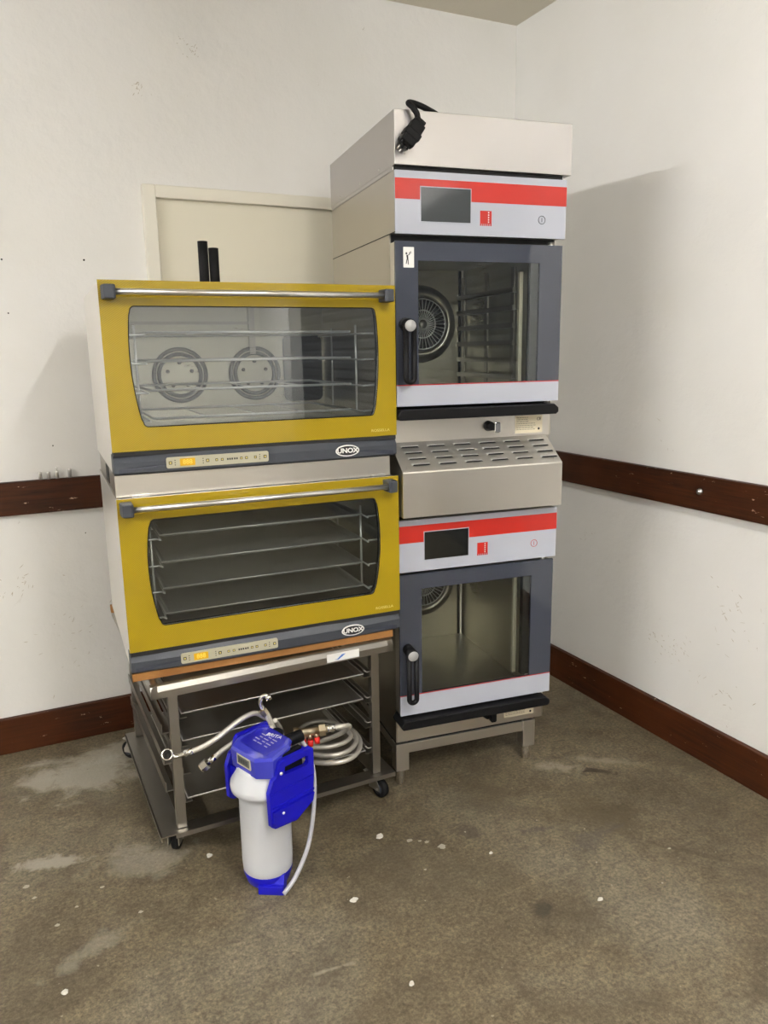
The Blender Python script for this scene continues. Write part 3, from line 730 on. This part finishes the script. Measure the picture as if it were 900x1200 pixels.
    if sticker:
        sx0, sx1, sz0, sz1 = .0205, .0532, 1.676, 1.7325
        q = MB(); q.prism(round_rect(sx0, sx1, sz0+o, sz1+o, .002), -.0088, -.008, 'white')
        cx, cz = (sx0+sx1)/2-.003, (sz0+sz1)/2+o; y = (-.0092, -.0087)
        q.prism(ellipse(cx-.004, cz+.0105, .0028, .0032, 14), *y, 'ink')
        for poly in ([(-.0045, .0065), (.001, .0065), (.0018, -.003), (-.003, -.003)], [(-.003, -.003), (0, -.003), (-.0035, -.018), (-.0062, -.018)], [(-.0005, -.003), (.0018, -.003), (.003, -.020), (.0005, -.020)], [(.0, .0065), (.0, .0042), (.0065, .0075), (.0075, .0095)], [(.003, .010), (.0055, .0085), (.0105, .0165), (.009, .017)], [(.008, .0115), (.009, .0105), (.012, .0130), (.0115, .0138)]):
            q.prism([(cx+a, cz+b) for a, b in poly], *y, 'ink')
        q.build('sticker', dr)
    # drip tray under the door
    q = MB()
    zt, zm = d0-.008+o, d0-.040+o
    q.prism([(-.012, zm+.012), (-.004, zm), (.522, zm), (.530, zm+.006), (.530, zt-.012), (.515, zt), (.0, zt)], -.034, .052, 'black', 'y')
    q.build('drip_tray', t, bevel=.004)
    # drain knob
    kx, kz = knob[1]
    q = MB(); q.cyl((kx-.012, B0, kz+o), (kx-.012, B0-.03, kz+o), .017, 'black', 18, .013)
    q.prism(round_rect(kx-.009, kx+.012, kz-.02+o, kz+.014+o, .006), B0-.044, B0-.026, 'black' if dark_screen else 'chrome'); q.build('drain_knob', t, bevel=.002)
    # rating plate
    a, b, c_, e = plate
    q = MB(); q.box(a, b, B0-.0012, B0, c_+o, e+o, 'label')
    H = e-c_
    for k in range(7):
        z = c_+H*(.9-.115*k)+o; xx = a+.004; rr = random.Random(k)
        while xx < a+(b-a)*(.45 if k < 3 else .68):
            l_ = rr.uniform(.003, .010); q.box(xx, min(xx+l_, b-.02), B0-.0016, B0-.001, z-.0012, z+.0004, 'ink_soft'); xx += l_+.002
    q.prism(ellipse(b-.013, c_+H*.22+o, .004, .004, 14), B0-.0018, B0-.001, 'ink')
    rp = q.build('rating_plate', t)
    text('plate_lettering', 'CE', .014, 'ink', rp, b-.013, B0-.0016, c_+H*.78+o)
    return t
combi('lower combi steamer oven with dark screen, standing on the steel base', .164, (.765, .931), (.2868, .7585, .354), (.0705, .4607, .357, .709), (.8585, .913), (.083, .233, .801, .8895), (.2836, .8188), (.4706, .8167), (.5095, (.337, .217)), (.40, .515, .182, .226), True, False)
combi('upper combi steamer oven with grey screen and a small pictogram sticker', 1.166, (1.769, 1.939), (1.280, 1.749, 1.341), (.066, .4637, 1.344, 1.696), (1.863, 1.9185), (.0777, .2328, 1.8045, 1.8965), (.283, 1.822), (.47, 1.8218), (1.5128, (.336, 1.2045)), (.421, .520, 1.175, 1.231), False, True)
# vented hood between the two ovens
ho = thing('vented_hood', 'stainless condensation hood with vent slots between the two combi ovens', 'hood', (TL.x, TL.y, .9475), TWz)
q = MB(); zt, zf, zb = .2185, .1425, .0035
prof = [(.05, zt-.0005), (-.055, zf), (-.057, zf-.004), (-.057, zb), (.05, zb)]
q.prism(prof, -.006, .534, 'steel_h', 'x'); q.prism([(.0485, zt-.0005), (-.0535, zf+.0006), (-.0535, zf+.0012), (.0485, zt+.0004)], -.0055, .5335, 'steel_slope', 'x')
q.box(.004, WT-.004, .05, .66, 0-.0160, .2180, 'steel_side')
q.build('hood_shell', ho, bevel=.0015)
q = MB()
sl = Vector((0, -.055-.05, zf-zt)).normalized()       # down the slope
nrm = Vector((0, zf-zt, .105)).normalized()
nrm = Vector((0, -(zt-zf), .105)).normalized()
for cI in range(6):
    for rI in range(4):
        t_ = .017+rI*.0265
        base = Vector((.02+cI*.0875+rI*.004, .05, zt))+sl*t_
        base = base+nrm*.0012; A_ = base; Bv = base+Vector((.058, 0, 0))
        up = nrm*.0045
        # louvre: raised lip with dark mouth facing down the slope
        vs = [A_, Bv, Bv+sl*.010, A_+sl*.010, A_+Vector((.004, 0, 0))+sl*.009+up, Bv-Vector((.004, 0, 0))+sl*.009+up]
        q.add(vs, [(0, 1, 5, 4), (0, 4, 3), (1, 2, 5)], 'wire')  # brighter metal puts the lip highlights into the colour
        q.add([vs[3]+nrm*.0004, vs[2]+nrm*.0004, vs[5], vs[4]], [(0, 1, 2, 3)], 'black_gap')
        k = .0016
        q.add([A_+sl*.010+nrm*.0018, Bv+sl*.010+nrm*.0018, Bv+sl*(.010+k)+nrm*.0018, A_+sl*(.010+k)+nrm*.0018], [(0, 1, 2, 3)], 'black_gap')
q.build('louvres', ho)
for x in (.012, .51):
    q = MB(); q.lathe([(0, .003), (.003, .002), (.004, 0)], 'steel_bright', (x, -.045, zf+.011), 10); q.build('screw', ho)
# top cover box
tc_ = thing('top_cover', 'polished stainless cover box on top of the oven tower', 'cover', (TL.x, TL.y, 1.952), TWz)
q = MB(); q.box(-.001, .566, -.004, .675, .0, .1437, 'steel_hood'); q.box(-.001, .003, .014, .672, -.0122, .0, 'steel_hood'); q.box(.547, .551, .014, .672, -.0122, .0, 'steel_hood'); q.build('cover_shell', tc_, bevel=.0015)
q = MB(); q.box(.006, .546, .012, .66, -.0125, .0005, 'black_gap'); q.build('base_recess', tc_)
for y in (.13, .32, .55):
    q = MB(); q.lathe([(0, -.003), (.004, -.002), (.005, 0)], 'steel_bright', (-.001, y, .012), 10, 'x'); q.build('side_screw', tc_)
# power lead hanging over the cover
pc = thing('power_cord', 'black power cord with a plug hanging over the polished top cover', 'cord', local(TL, TWz, .05, -.01, 2.097), TWz)
q = MB(); q.tube(smooth_path([(.30, .40, .008), (.22, .28, .008), (.13, .10, .008), (.06, .03, .010), (.012, .010, .016), (-.012, -.004, .012), (-.004, -.020, -.004), (.006, -.024, -.022), (.004, -.030, -.042)], 6), .0082, 'black_rubber', 12); q.build('cable', pc)
X = Matrix.Translation((-.014, -.036, -.074)) @ Matrix.Rotation(math.radians(35), 4, 'Y') @ Matrix.Scale(1.2, 4)
q = MB(); q.box(-.017, .017, -.014, .012, -.028, .026, 'black_rubber', X); q.box(-.013, .013, -.012, .010, .026, .036, 'black_rubber', X); q.box(-.020, .020, -.017, .014, -.012, .004, 'black_rubber', X); pg = q.build('plug', pc, bevel=.003)
for x, y in ((-.011, -.006), (-.002, .004), (.008, -.006)):
    q = MB(); q.tube([X @ Vector((x, y, -.027)), X @ Vector((x, y, -.040))], .0028, 'black_rubber', 8); q.tube([X @ Vector((x, y, -.040)), X @ Vector((x, y, -.050))], .0023, 'steel_bright', 8); q.build('plug_pin', pg)
# steel base of the tower
st = thing('oven_stand', 'low stainless stand with stub feet under the oven tower', 'stand', (TL.x, TL.y, 0), TWz)
q = MB()
for y in (.060, .61): q.box(.045, .483, y, y+.03, .114, .149, 'steel_h')
for x in (.006, .505): q.box(x, x+.03, .09, .62, .114, .149, 'steel_h')
q.box(.004, .52, .066, .64, .1485, .1638, 'black_gap')
q.build('frame', st, bevel=.001)
for x in (0.0, .4785):
    for y in (.052, .603):
        q = MB(); q.box(x, x+.0455, y, y+.045, .056, .1535, 'steel_h'); l = q.build('leg', st, bevel=.001)
        q = MB(); q.lathe([(0, 0), (.014, 0), (.0165, .004), (.0165, .05), (.018, .056), (0, .056)], 'chrome', (x+.023, y+.0225, 0), 20); q.build('foot', l)

# ------------------------------------------------------------------ tray trolley
RL = Vector((-1.8131, -.9411, 0)); RW = .0040
def rl(x, y, z): return local(RL, RW, x, y, z)
tr_ = thing('tray_trolley', 'stainless tray trolley on castors carrying the yellow ovens', 'trolley', (RL.x, RL.y, 0), RW)
L_, D_ = .728, .775
# top frame: angle with a stepped front face
q = MB(); zt, zb = .5738, .5365
prof = [(0, zb), (0, zb+.020), (.006, zt-.003), (.012, zt), (.018, zt), (.018, zb+.004), (.030, zb+.004), (.030, zb)]
q.prism(prof, 0, L_, 'steel_dark', 'x')
q.prism([(D_-a, b) for a, b in prof], 0, L_, 'steel_dark', 'x')
q.prism(prof, .0, D_, 'steel_dark', 'y'); q.prism([(L_-a, b) for a, b in prof], 0, D_, 'steel_dark', 'y')
tf = q.build('top_frame', tr_)
q = MB(); q.box(.508, .6125, -.0006, .0004, .5405, .5655, 'white')
q.prism([(.532, .547), (.541, .547), (.556, .559), (.568, .560), (.560, .554), (.549, .5475), (.545, .5445)], -.0011, -.0005, 'label_blue'); q.build('label_sticker', tr_)
pw = .027
for x, y in ((.0545, .07), (.685, .07), (.036, .70), (.685, .70)):
    q = MB(); q.box(x, x+pw, y, y+pw, .092, .5362, 'steel_dark'); q.build('post', tr_, bevel=.0015)
# lower frame: flat side plates, front and rear rails
q = MB()
for x0, x1 in ((.003, .067), (.684, .756)):
    q.box(x0, x1, .052, .745, .0865, .0905, 'steel_dark')
    xo = x0 if x0 < .3 else x1-.003
    q.box(xo, xo+.003, .052, .745, .074, .0905, 'steel_dark')
q.box(.045, .756, .052, .100, .0868, .0908, 'steel_dark'); q.box(.045, .756, .050, .053, .0765, .0908, 'steel_dark')
q.box(.045, .756, .70, .745, .0868, .0908, 'steel_dark')
q.build('lower_frame', tr_)
# tray slides
LV = (.436, .348, .262, .172)
for z in LV:
    for x0, s in ((.0815, 1), (.685, -1)):
        q = MB(); a, b = sorted((x0, x0+s*.022)); q.box(a, b, .075, .72, z-.006, z-.004, 'steel_dark')
        a, b = sorted((x0, x0+s*.002)); q.box(a, b, .075, .72, z-.006, z+.016, 'steel_dark')
        if s < 0: q.tube(smooth_path([(.664, .60, z+.022), (.664, .12, z+.022), (.664, .085, z+.018), (.672, .078, z+.012), (.684, .078, z+.012)], 4), .002, 'steel_bright', 6)
        q.build('tray_slide', tr_)
for x0 in (.030, ):
    for z, dz in ((.395, 0), (.300, 0), (.215, 0)):
        q = MB(); q.box(x0, x0+.003, .075, .715, z, z+.030, 'steel_dark'); q.box(x0, x0+.022, .075, .715, z, z+.003, 'steel_dark'); q.build('side_rail', tr_)
def castor(x, y, ang):
    e = MB(); R = Matrix.Translation((x, y, 0)) @ Matrix.Rotation(ang, 4, 'Z')
    e.box(-.03, .03, -.025, .025, .0825, .0862, 'steel_bright', R)
    e.tube([R @ Vector((0, 0, .070)), R @ Vector((0, 0, .083))], .014, 'steel_bright', 14)
    for s in (-1, 1): e.prism([(-.012, .030), (.036, .026), (.036, .040), (.016, .074), (-.016, .074)], s*.0155-.0012, s*.0155+.0012, 'steel_bright', 'y', xf=R)
    c = e.build('castor', tr_)
    wv = MB(); prof = [(0.0, -.012), (.026, -.012), (.031, -.009), (.0325, 0), (.031, .009), (.026, .012), (0, .012)]
    m2 = MB(); m2.lathe(prof, 'black_rubber', (.024, 0, .0325), 26, 'y'); m2.lathe([(.0, -.0135), (.017, -.0130), (.018, -.0118)], 'grey_plastic', (.024, 0, .0325), 20, 'y'); m2.lathe([(.0, .0135), (.017, .0130), (.018, .0118)], 'grey_plastic', (.024, 0, .0325), 20, 'y')
    m2.tube([(.024, -.019, .0325), (.024, .019, .0325)], .004, 'steel_bright', 10)
    m2.v = [tuple(R @ Vector(p)) for p in m2.v]
    m2.build('wheel', c)
castor(.047, .100, 1.1); castor(.705, .100, -1.25); castor(.030, .715, 2.2); castor(.715, .715, .6)
for z, lab, yy in ((LV[0], 'topmost flat metal tray in the trolley', .085), (LV[1], 'middle flat metal tray in the trolley, behind the filter head', .092), (LV[3], 'lowest metal tray in the trolley, under the coiled hoses', .082)):
    o = bake_tray('trolley_tray', lab, rl(.0955, yy, z-.0035), RW, .560, .58, group='trays in the trolley', lip=.010)

# ------------------------------------------------------------------ water filter
P0 = Vector((-1.556, -1.078, 0)); FA = math.radians(19)
wf = thing('water_filter', 'white and blue water filter cartridge standing before the trolley', 'water filter', P0, FA)
q = MB(); q.lathe([(0, .030), (.052, .030), (.062, .036), (.068, .048), (.0695, .075), (.0695, .262), (.072, .268), (.073, .285), (.089, .292), (.0905, .302), (.089, .312), (.076, .332), (.068, .348), (.066, .356), (0, .356)], 'filter_white', (0, 0, 0), 56)
q.build('vessel', wf)
# blue foot: dish and a stepped bracket turned to the front
q = MB(); q.lathe([(0, .001), (.050, .001), (.060, .012), (.068, .040), (.066, .052), (.056, .040), (0, .036)], 'blue', (0, 0, 0), 40)
Xf = Matrix.Rotation(math.radians(-49), 4, 'Z')
q.prism([(-.070, .0), (-.070, .026), (-.060, .026), (-.048, .048), (-.026, .048), (-.026, .0)], -.014, .056, 'blue', 'x', xf=Xf)
q.build('foot', wf, bevel=.002)
# head with translucent blue cover
hp = [(-.063, .056), (-.063, -.052), (-.030, -.088), (.040, -.072), (.062, -.052), (.064, .040), (.038, .074), (-.030, .078)]
def top_z(p): return .410+.10*(p[0]+.06)
q = MB(); n = len(hp)
vs = [(p[0]*.95, p[1]*.97, .352) for p in hp]+[(p[0], p[1], top_z(p)-.008) for p in hp]+[(p[0]*.93, p[1]*.93, top_z(p)) for p in hp]
fs = [tuple(reversed(range(n))), tuple(range(2*n, 3*n))]
for a in (0, n):
    for k in range(n): fs.append((a+k, a+(k+1) % n, a+n+(k+1) % n, a+n+k))
q.add(vs, fs, 'blue_cover'); hd = q.build('head_cover', wf, bevel=.002)
lp = [(-.034, .055), (-.034, -.062), (.030, -.060), (.054, -.042), (.055, .032), (.032, .060)]
q = MB(); q.add([(x, y, top_z((x, y))+.0008) for x, y in lp], [tuple(range(6))], 'blue_label'); q.build('top_label', hd)
R_ = Matrix.Rotation(math.radians(-60), 4, 'Z') @ Matrix.Rotation(-.1, 4, 'Y')
text('label_lettering', 'BRITA', .019, 'white', hd, .038, -.006, top_z((.038, 0))+.0018, rot=Matrix.Rotation(-.1, 4, 'Y') @ Matrix.Rotation(math.radians(-75), 4, 'Z'))
q = MB()
for k in range(4):
    for j in range(3):
        x = .026-.011*k; y = .030-.024*j; q.box(x-.0022, x+.0008, y-.016, y+.002-.006*((k+j) % 2), top_z((x, 0))+.0010, top_z((x, 0))+.0016, 'tube_grey')
q.build('label_print', hd)
q = MB(); q.box(-.0640, -.0615, -.034, .026, .371, .401, 'cream_print'); q.box(-.0648, -.0636, -.029, .021, .376, .397, 'lcd')
for k in range(4): q.box(-.0652, -.0646, -.020+.010*k, -.014+.010*k, .381, .392, 'ink')
q.build('lcd_window', hd)
q = MB(); q.box(.0, .074, -.079, -.062, .350, .405, 'black'); q.tube([(.06, -.02, .40), (.115, -.028, .402)], .017, 'black', 16); q.tube([(.055, .02, .37), (.09, .045, .40)], .017, 'black', 16); q.build('connection_block', wf, bevel=.002)
# side carry brackets with hand slots
def bracket(yo, s, xm=1.0):
    # outline in local x-z, hung outside the vessel
    b = MB(); y1_, y2_ = yo, yo+s*.014
    out = [(-.038, .205), (-.026, .195), (.046, .187), (.104, .222), (.111, .300), (.111, .372), (.104, .378), (.002, .376), (-.006, .368), (-.014, .338), (-.026, .332), (-.040, .300)]
    slot = [(.010, .336), (.085, .332), (.093, .340), (.092, .356), (.084, .360), (.014, .358)]
    yA, yB = min(y1_, y2_), max(y1_, y2_)
    b.ring_plate(out, slot, (.05, .345), yA, yB, 'blue')
    for z in (.252, .292): b.box(-.034, .108, min(y2_, y2_+s*.003), max(y2_, y2_+s*.003), z, z+.006, 'blue')
    b.prism([(-.034, .215), (-.022, .204), (.044, .196), (.098, .226), (.104, .248), (-.034, .248)], min(y2_, y2_+s*.008), max(y2_, y2_+s*.008), 'blue')
    b.box(.004, .094, min(y1_, y1_-s*.022), max(y1_, y1_-s*.022), .361, .376, 'blue')
    b.box(-.030, .03, min(y1_, y1_-s*.024), max(y1_, y1_-s*.024), .262, .30, 'blue')
    o = b.build('carry_bracket', wf, bevel=.002)
    for x, z, r in ((.0, .345, .0045), (-.004, .236, .0038)):
        c = MB(); c.lathe([(0, s*.0025), (r, s*.002), (r, 0)], 'white', (x, y2_+s*(.0085 if z < .25 else .0005), z), 12, 'y'); c.build('rivet', o)
    return o
rf = bracket(-.082, -1); rf.location = (-.012, 0, .022); rb = bracket(.086, 1); rb.location = (-.018, 0, .034)
# round label wrapped on the right of the vessel
q = MB(); r_ = .0700
def strip(z0, z1, a0, a1, mat, rr):
    n = 8; vs = []
    for k in range(n+1):
        a = math.radians(a0+(a1-a0)*k/n); vs += [(rr*math.cos(a), rr*math.sin(a), z0), (rr*math.cos(a), rr*math.sin(a), z1)]
    q.add(vs, [(2*k, 2*k+2, 2*k+3, 2*k+1) for k in range(n)], mat, True)
strip(.075, .25, -34, 60, 'ink', .0698); strip(.078, .118, -32, 58, 'white', .0701); strip(.118, .247, -32, 58, 'blue_label', .0701)
q.build('vessel_label', wf)
# grey flushing tube curving down to the floor
inv = Matrix.Translation(P0) @ Matrix.Rotation(FA, 4, 'Z'); inv = inv.inverted()
q = MB(); q.tube(smooth_path([inv @ Vector(p) for p in ((-1.482, -1.052, .392), (-1.458, -1.062, .396), (-1.432, -1.070, .372), (-1.416, -1.090, .300), (-1.424, -1.105, .200), (-1.452, -1.125, .100), (-1.500, -1.150, .035), (-1.5434, -1.168, .007))], 8), .0062, 'tube_grey', 12); q.build('flushing_tube', wf)

# ------------------------------------------------------------------ braided hoses
def nut(mb, a, b, r, mat='brass', seg=6): mb.tube([a, b], r, mat, seg)
hs = thing('braided_hose', 'braided steel hose with an elbow end reaching left past the filter', 'hose', (-1.60, -.99, 0))
def hl(p): return Vector(p)-Vector((-1.60, -.99, 0))
q = MB(); q.tube(smooth_path([hl(p) for p in ((-1.741, -.962, .373), (-1.699, -.972, .384), (-1.655, -.983, .407), (-1.610, -.975, .428), (-1.565, -.962, .441), (-1.53, -.947, .436), (-1.495, -.940, .405))], 8), .0075, 'braid', 12); hz_ = q.build('hose_sleeve', hs)
q = MB(); q.tube([hl((-1.741, -.962, .373)), hl((-1.718, -.968, .379))], .0092, 'chrome', 14)
q.tube(smooth_path([hl(p) for p in ((-1.741, -.962, .373), (-1.758, -.957, .368), (-1.772, -.955, .369), (-1.779, -.962, .378))], 5), .0062, 'chrome', 12)
q.lathe([(.006, -.010), (.015, -.010), (.0165, -.004), (.0165, .006), (.0125, .008), (.0125, .0)], 'chrome', (0, 0, 0), 18); q.lathe([(.0126, .001), (.007, .001), (.007, -.004), (0, -.004)], 'hole', (0, 0, 0), 18)
k = len(q.v)-10*18
mt = Matrix.Translation(hl((-1.786, -.966, .384))) @ Vector((-.35, -.8, .5)).to_track_quat('Z', 'Y').to_matrix().to_4x4()
for i in range(k, len(q.v)): q.v[i] = tuple(mt @ Vector(q.v[i]))
q.build('elbow_fitting', hs)
h2 = thing('braided_hose', 'braided steel hose with an open brass nut beside the filter display', 'hose', (-1.65, -.96, 0))
def hl2(p): return Vector(p)-Vector((-1.65, -.96, 0))
q = MB(); q.tube(smooth_path([hl2(p) for p in ((-1.664, -.953, .331), (-1.640, -.957, .350), (-1.612, -.963, .368), (-1.575, -.965, .386), (-1.53, -.962, .392), (-1.488, -.975, .394))], 8), .0072, 'braid', 12); q.build('hose_sleeve', h2)
q = MB(); q.tube([hl2((-1.676, -.949, .322)), hl2((-1.655, -.954, .338))], .0090, 'chrome', 14)
d_ = (Vector((-1.655, -.954, .338))-Vector((-1.676, -.949, .322))).normalized()
c0 = hl2((-1.693, -.945, .309))
q.tube([c0, c0+d_*.020], .0150, 'chrome', 6); q.tube([c0-d_*.003, c0], .0125, 'brass', 14); q.tube([c0-d_*.0036, c0-d_*.001], .0098, 'hole', 14); q.build('hose_nut', h2)
h3 = thing('braided_hose', 'short braided steel hose rising behind the filter with a hooked elbow', 'hose', (-1.49, -.965, 0))
def hl3(p): return Vector(p)-Vector((-1.49, -.965, 0))
q = MB()
for off in (-.004, .0045): q.tube(smooth_path([hl3(p) for p in ((-1.505+off, -.964, .437), (-1.497+off, -.967, .413), (-1.487+off, -.970, .385), (-1.482+off, -.985, .37))], 6), .0045, 'braid', 10)
q.build('hose_sleeve', h3)
q = MB(); q.tube(smooth_path([hl3(p) for p in ((-1.514, -.961, .452), (-1.520, -.960, .470), (-1.516, -.961, .487), (-1.507, -.963, .493), (-1.500, -.966, .488))], 6), .0065, 'chrome', 12)
q.tube([hl3((-1.516, -.961, .450)), hl3((-1.507, -.963, .434))], .0115, 'brass', 6); q.tube([hl3((-1.500, -.966, .492)), hl3((-1.497, -.968, .480))], .0092, 'chrome', 14); q.build('elbow_fitting', h3)
# coiled hoses with a valve on the right
hc = thing('braided_hose', 'coiled braided steel hose with brass valve and red caps by the tray', 'hose', (-1.33, -.9, 0))
def hl4(p, r=.0068): return Vector((p[0], p[1], max(p[2], .1845+r)))-Vector((-1.33, -.9, 0))
loop = [(-1.47, -.93, .392), (-1.435, -.86, .33), (-1.39, -.76, .235), (-1.33, -.68, .195), (-1.266, -.625, .19), (-1.206, -.63, .19), (-1.171, -.700, .199), (-1.173, -.816, .231), (-1.203, -.936, .262), (-1.252, -1.032, .287), (-1.3, -1.081, .3), (-1.342, -1.084, .301), (-1.385, -1.045, .292), (-1.41, -.97, .272), (-1.39, -.87, .245), (-1.33, -.76, .222), (-1.26, -.70, .212),
        (-1.201, -.752, .222), (-1.19, -.85, .246), (-1.222, -.950, .272), (-1.275, -1.020, .291), (-1.327, -1.034, .295), (-1.368, -.99, .285), (-1.39, -.90, .265), (-1.345, -.80, .24), (-1.27, -.755, .232), (-1.215, -.80, .244), (-1.21, -.88, .258), (-1.255, -.945, .276), (-1.314, -.957, .281), (-1.37, -.93, .282), (-1.40, -.955, .31)]
q = MB(); q.tube(smooth_path([hl4(p) for p in loop], 7), .0070, 'braid', 10); q.build('hose_sleeve', hc)
q = MB()
v0, v1 = Vector((-1.445, -1.020, .384)), Vector((-1.345, -1.050, .392))
dv = (v1-v0).normalized()
def vp(t, dz=0, dy=0): return hl4(tuple(v0+dv*t+Vector((0, dy, dz))))
q.tube([vp(0), vp(.012), vp(.02), vp(.072)], [.018, .018, .0125, .0125], 'brass', 16); q.tube([vp(.072), vp(.09)], .0185, 'brass', 6)
for t_ in (.026, .044, .062): q.tube([vp(t_, -.004, -.004), vp(t_, -.022, -.006)], .0065, 'brass', 10)
vb = q.build('valve_body', hc)
for t_, dz in ((.024, -.018), (.044, -.023), (.063, -.017)):
    q = MB(); q.tube([vp(t_, dz, -.006), vp(t_, dz-.018, -.008)], [.0085, .0078], 'red_cap', 14); q.build('red_cap', vb)
q = MB(); q.tube([vp(.090), vp(.118)], .0105, 'chrome', 14); q.tube(smooth_path([vp(.118), vp(.14, .0), vp(.165, -.012, .02), vp(.18, -.04, .06), vp(.17, -.09, .12), vp(.12, -.15, .2)], 6), .0070, 'braid', 10); q.build('hose_end', hc)

# ------------------------------------------------------------------ debris on the floor
chips = [(-1.38, -1.27, .011, 'white paint flake on the floor just right of the filter foot'), (-1.197, -1.053, .014, 'broad white paint flake on the floor below the right trolley castor'), (-1.374, -1.586, .008, 'small white flake near the bottom edge of the floor'), (-.796, -1.571, .009, 'white paint chip lying alone on the right part of the floor'), (-.945, -1.276, .007, 'tiny white chip in front of the tower stand'), (-1.682, -.904, .010, 'crumbled white flake between trolley castor and filter'), (-2.10, -1.239, .009, 'white chip at the lower left of the floor')]
for x, y, r, lab in chips:
    q = MB(); rr = random.Random(x)
    n = 9; ring = [(x+r*rr.uniform(.6, 1.2)*math.cos(2*PI*k/n), y+r*.8*rr.uniform(.6, 1.2)*math.sin(2*PI*k/n)) for k in range(n)]
    vs = [(a, b, .0) for a, b in ring]+[(x+(a-x)*.75, y+(b-y)*.75, .003+rr.uniform(0, .002)) for a, b in ring]
    q.add(vs, [tuple(range(n, 2*n)), tuple(reversed(range(n)))]+[(k, (k+1) % n, n+(k+1) % n, n+k) for k in range(n)], 'flake')
    tag(q.build('paint_flake'), lab, 'paint flake', 'white flakes on the floor')
# spilled lime drops: flat marks lying on the concrete, part of the floor
q = MB()
for x, y, r in ((-1.127, -1.113, .012), (-1.085, -1.144, .009), (-1.055, -1.183, .014), (-1.10, -1.13, .006), (-.957, -1.155, .004), (-2.168, -.80, .01), (-2.15, -.86, .007), (-2.10, -1.0, .008), (-2.05, -.95, .006), (-1.98, -.9, .007), (-1.15, -1.25, .005), (-.47, -1.5, .006), (-1.9, -1.05, .007), (-.60, -1.6, .004), (-.7, -1.45, .003)):
    rr = random.Random(y); n = 11
    q.add([(x+r*rr.uniform(.6, 1.15)*math.cos(2*PI*k/n), y+r*.8*rr.uniform(.6, 1.15)*math.sin(2*PI*k/n), .0006) for k in range(n)], [tuple(range(n))], 'lime')
struct(q.build('trim_5'))

# ------------------------------------------------------------------ lights
def batten(lab, x, y, L, power, col=(1, .985, .975)):
    t = thing('ceiling_light', lab, 'lamp', (x, y, ZC))
    q = MB(); q.box(-.028, .028, -L/2, L/2, -.05, -.001, 'white'); q.build('lamp_housing', t, bevel=.004)
    rad = .016; k = power/(PI*2*PI*rad*L)
    M['tube_%d' % power] = plain('glowing_tube_%d' % power, (1, 1, 1, 1), .5, emis=(*col, 1), es=k)
    q = MB(); q.tube([(0, -L/2+.03, -.11), (0, L/2-.03, -.11)], rad, 'tube_%d' % power, 12); q.build('fluorescent_tube', t)
    for y in (-L/2+.02, L/2-.02):
        q = MB(); q.box(-.02, .02, y-.012, y+.012, -.13, -.049, 'white'); q.build('tube_socket', t)
    return t
batten('fluorescent ceiling batten near the camera, above and behind it', -1.30, -3.45, 1.5, 68)
batten('long fluorescent ceiling batten far to the left', -5.1, -1.75, 2.1, 84)
batten('unseen fluorescent fill batten added at the back of the room', -3.6, -5.9, 1.5, 80)  # added fill lamp, brightens the rear wall that the oven glass mirrors
batten('unseen fluorescent fill batten added behind the camera, in line with the nearest one', -1.30, -5.5, 1.5, 46)  # added fill lamp, lifts the lower walls without new shadows
wd = bpy.data.worlds.new('World'); scn.world = wd; wd.use_nodes = True
wd.node_tree.nodes['Background'].inputs[0].default_value = (.9, .95, 1, 1); wd.node_tree.nodes['Background'].inputs[1].default_value = .05

# ------------------------------------------------------------------ camera
cd = bpy.data.cameras.new('camera'); cam = bpy.data.objects.new('camera', cd); COL.objects.link(cam)
r = Vector((.89594884, -.44387156, -.01592813)); u = Vector((.10517974, .17718944, .9785403)); f = Vector((.43152391, .87839737, -.20543897))
cam.matrix_world = Matrix(((r.x, u.x, -f.x, -2.08732749), (r.y, u.y, -f.y, -2.93037694), (r.z, u.z, -f.z, 1.44255258), (0, 0, 0, 1)))
cd.sensor_fit = 'VERTICAL'; cd.sensor_height = 24; cd.lens = 24*898.469/1200; cd.clip_start = .02
scn.camera = cam
vs_ = scn.view_settings
vs_.view_transform = 'Standard'; vs_.look = 'None'; vs_.gamma = 1; vs_.use_curve_mapping = False; vs_.exposure = 1.44
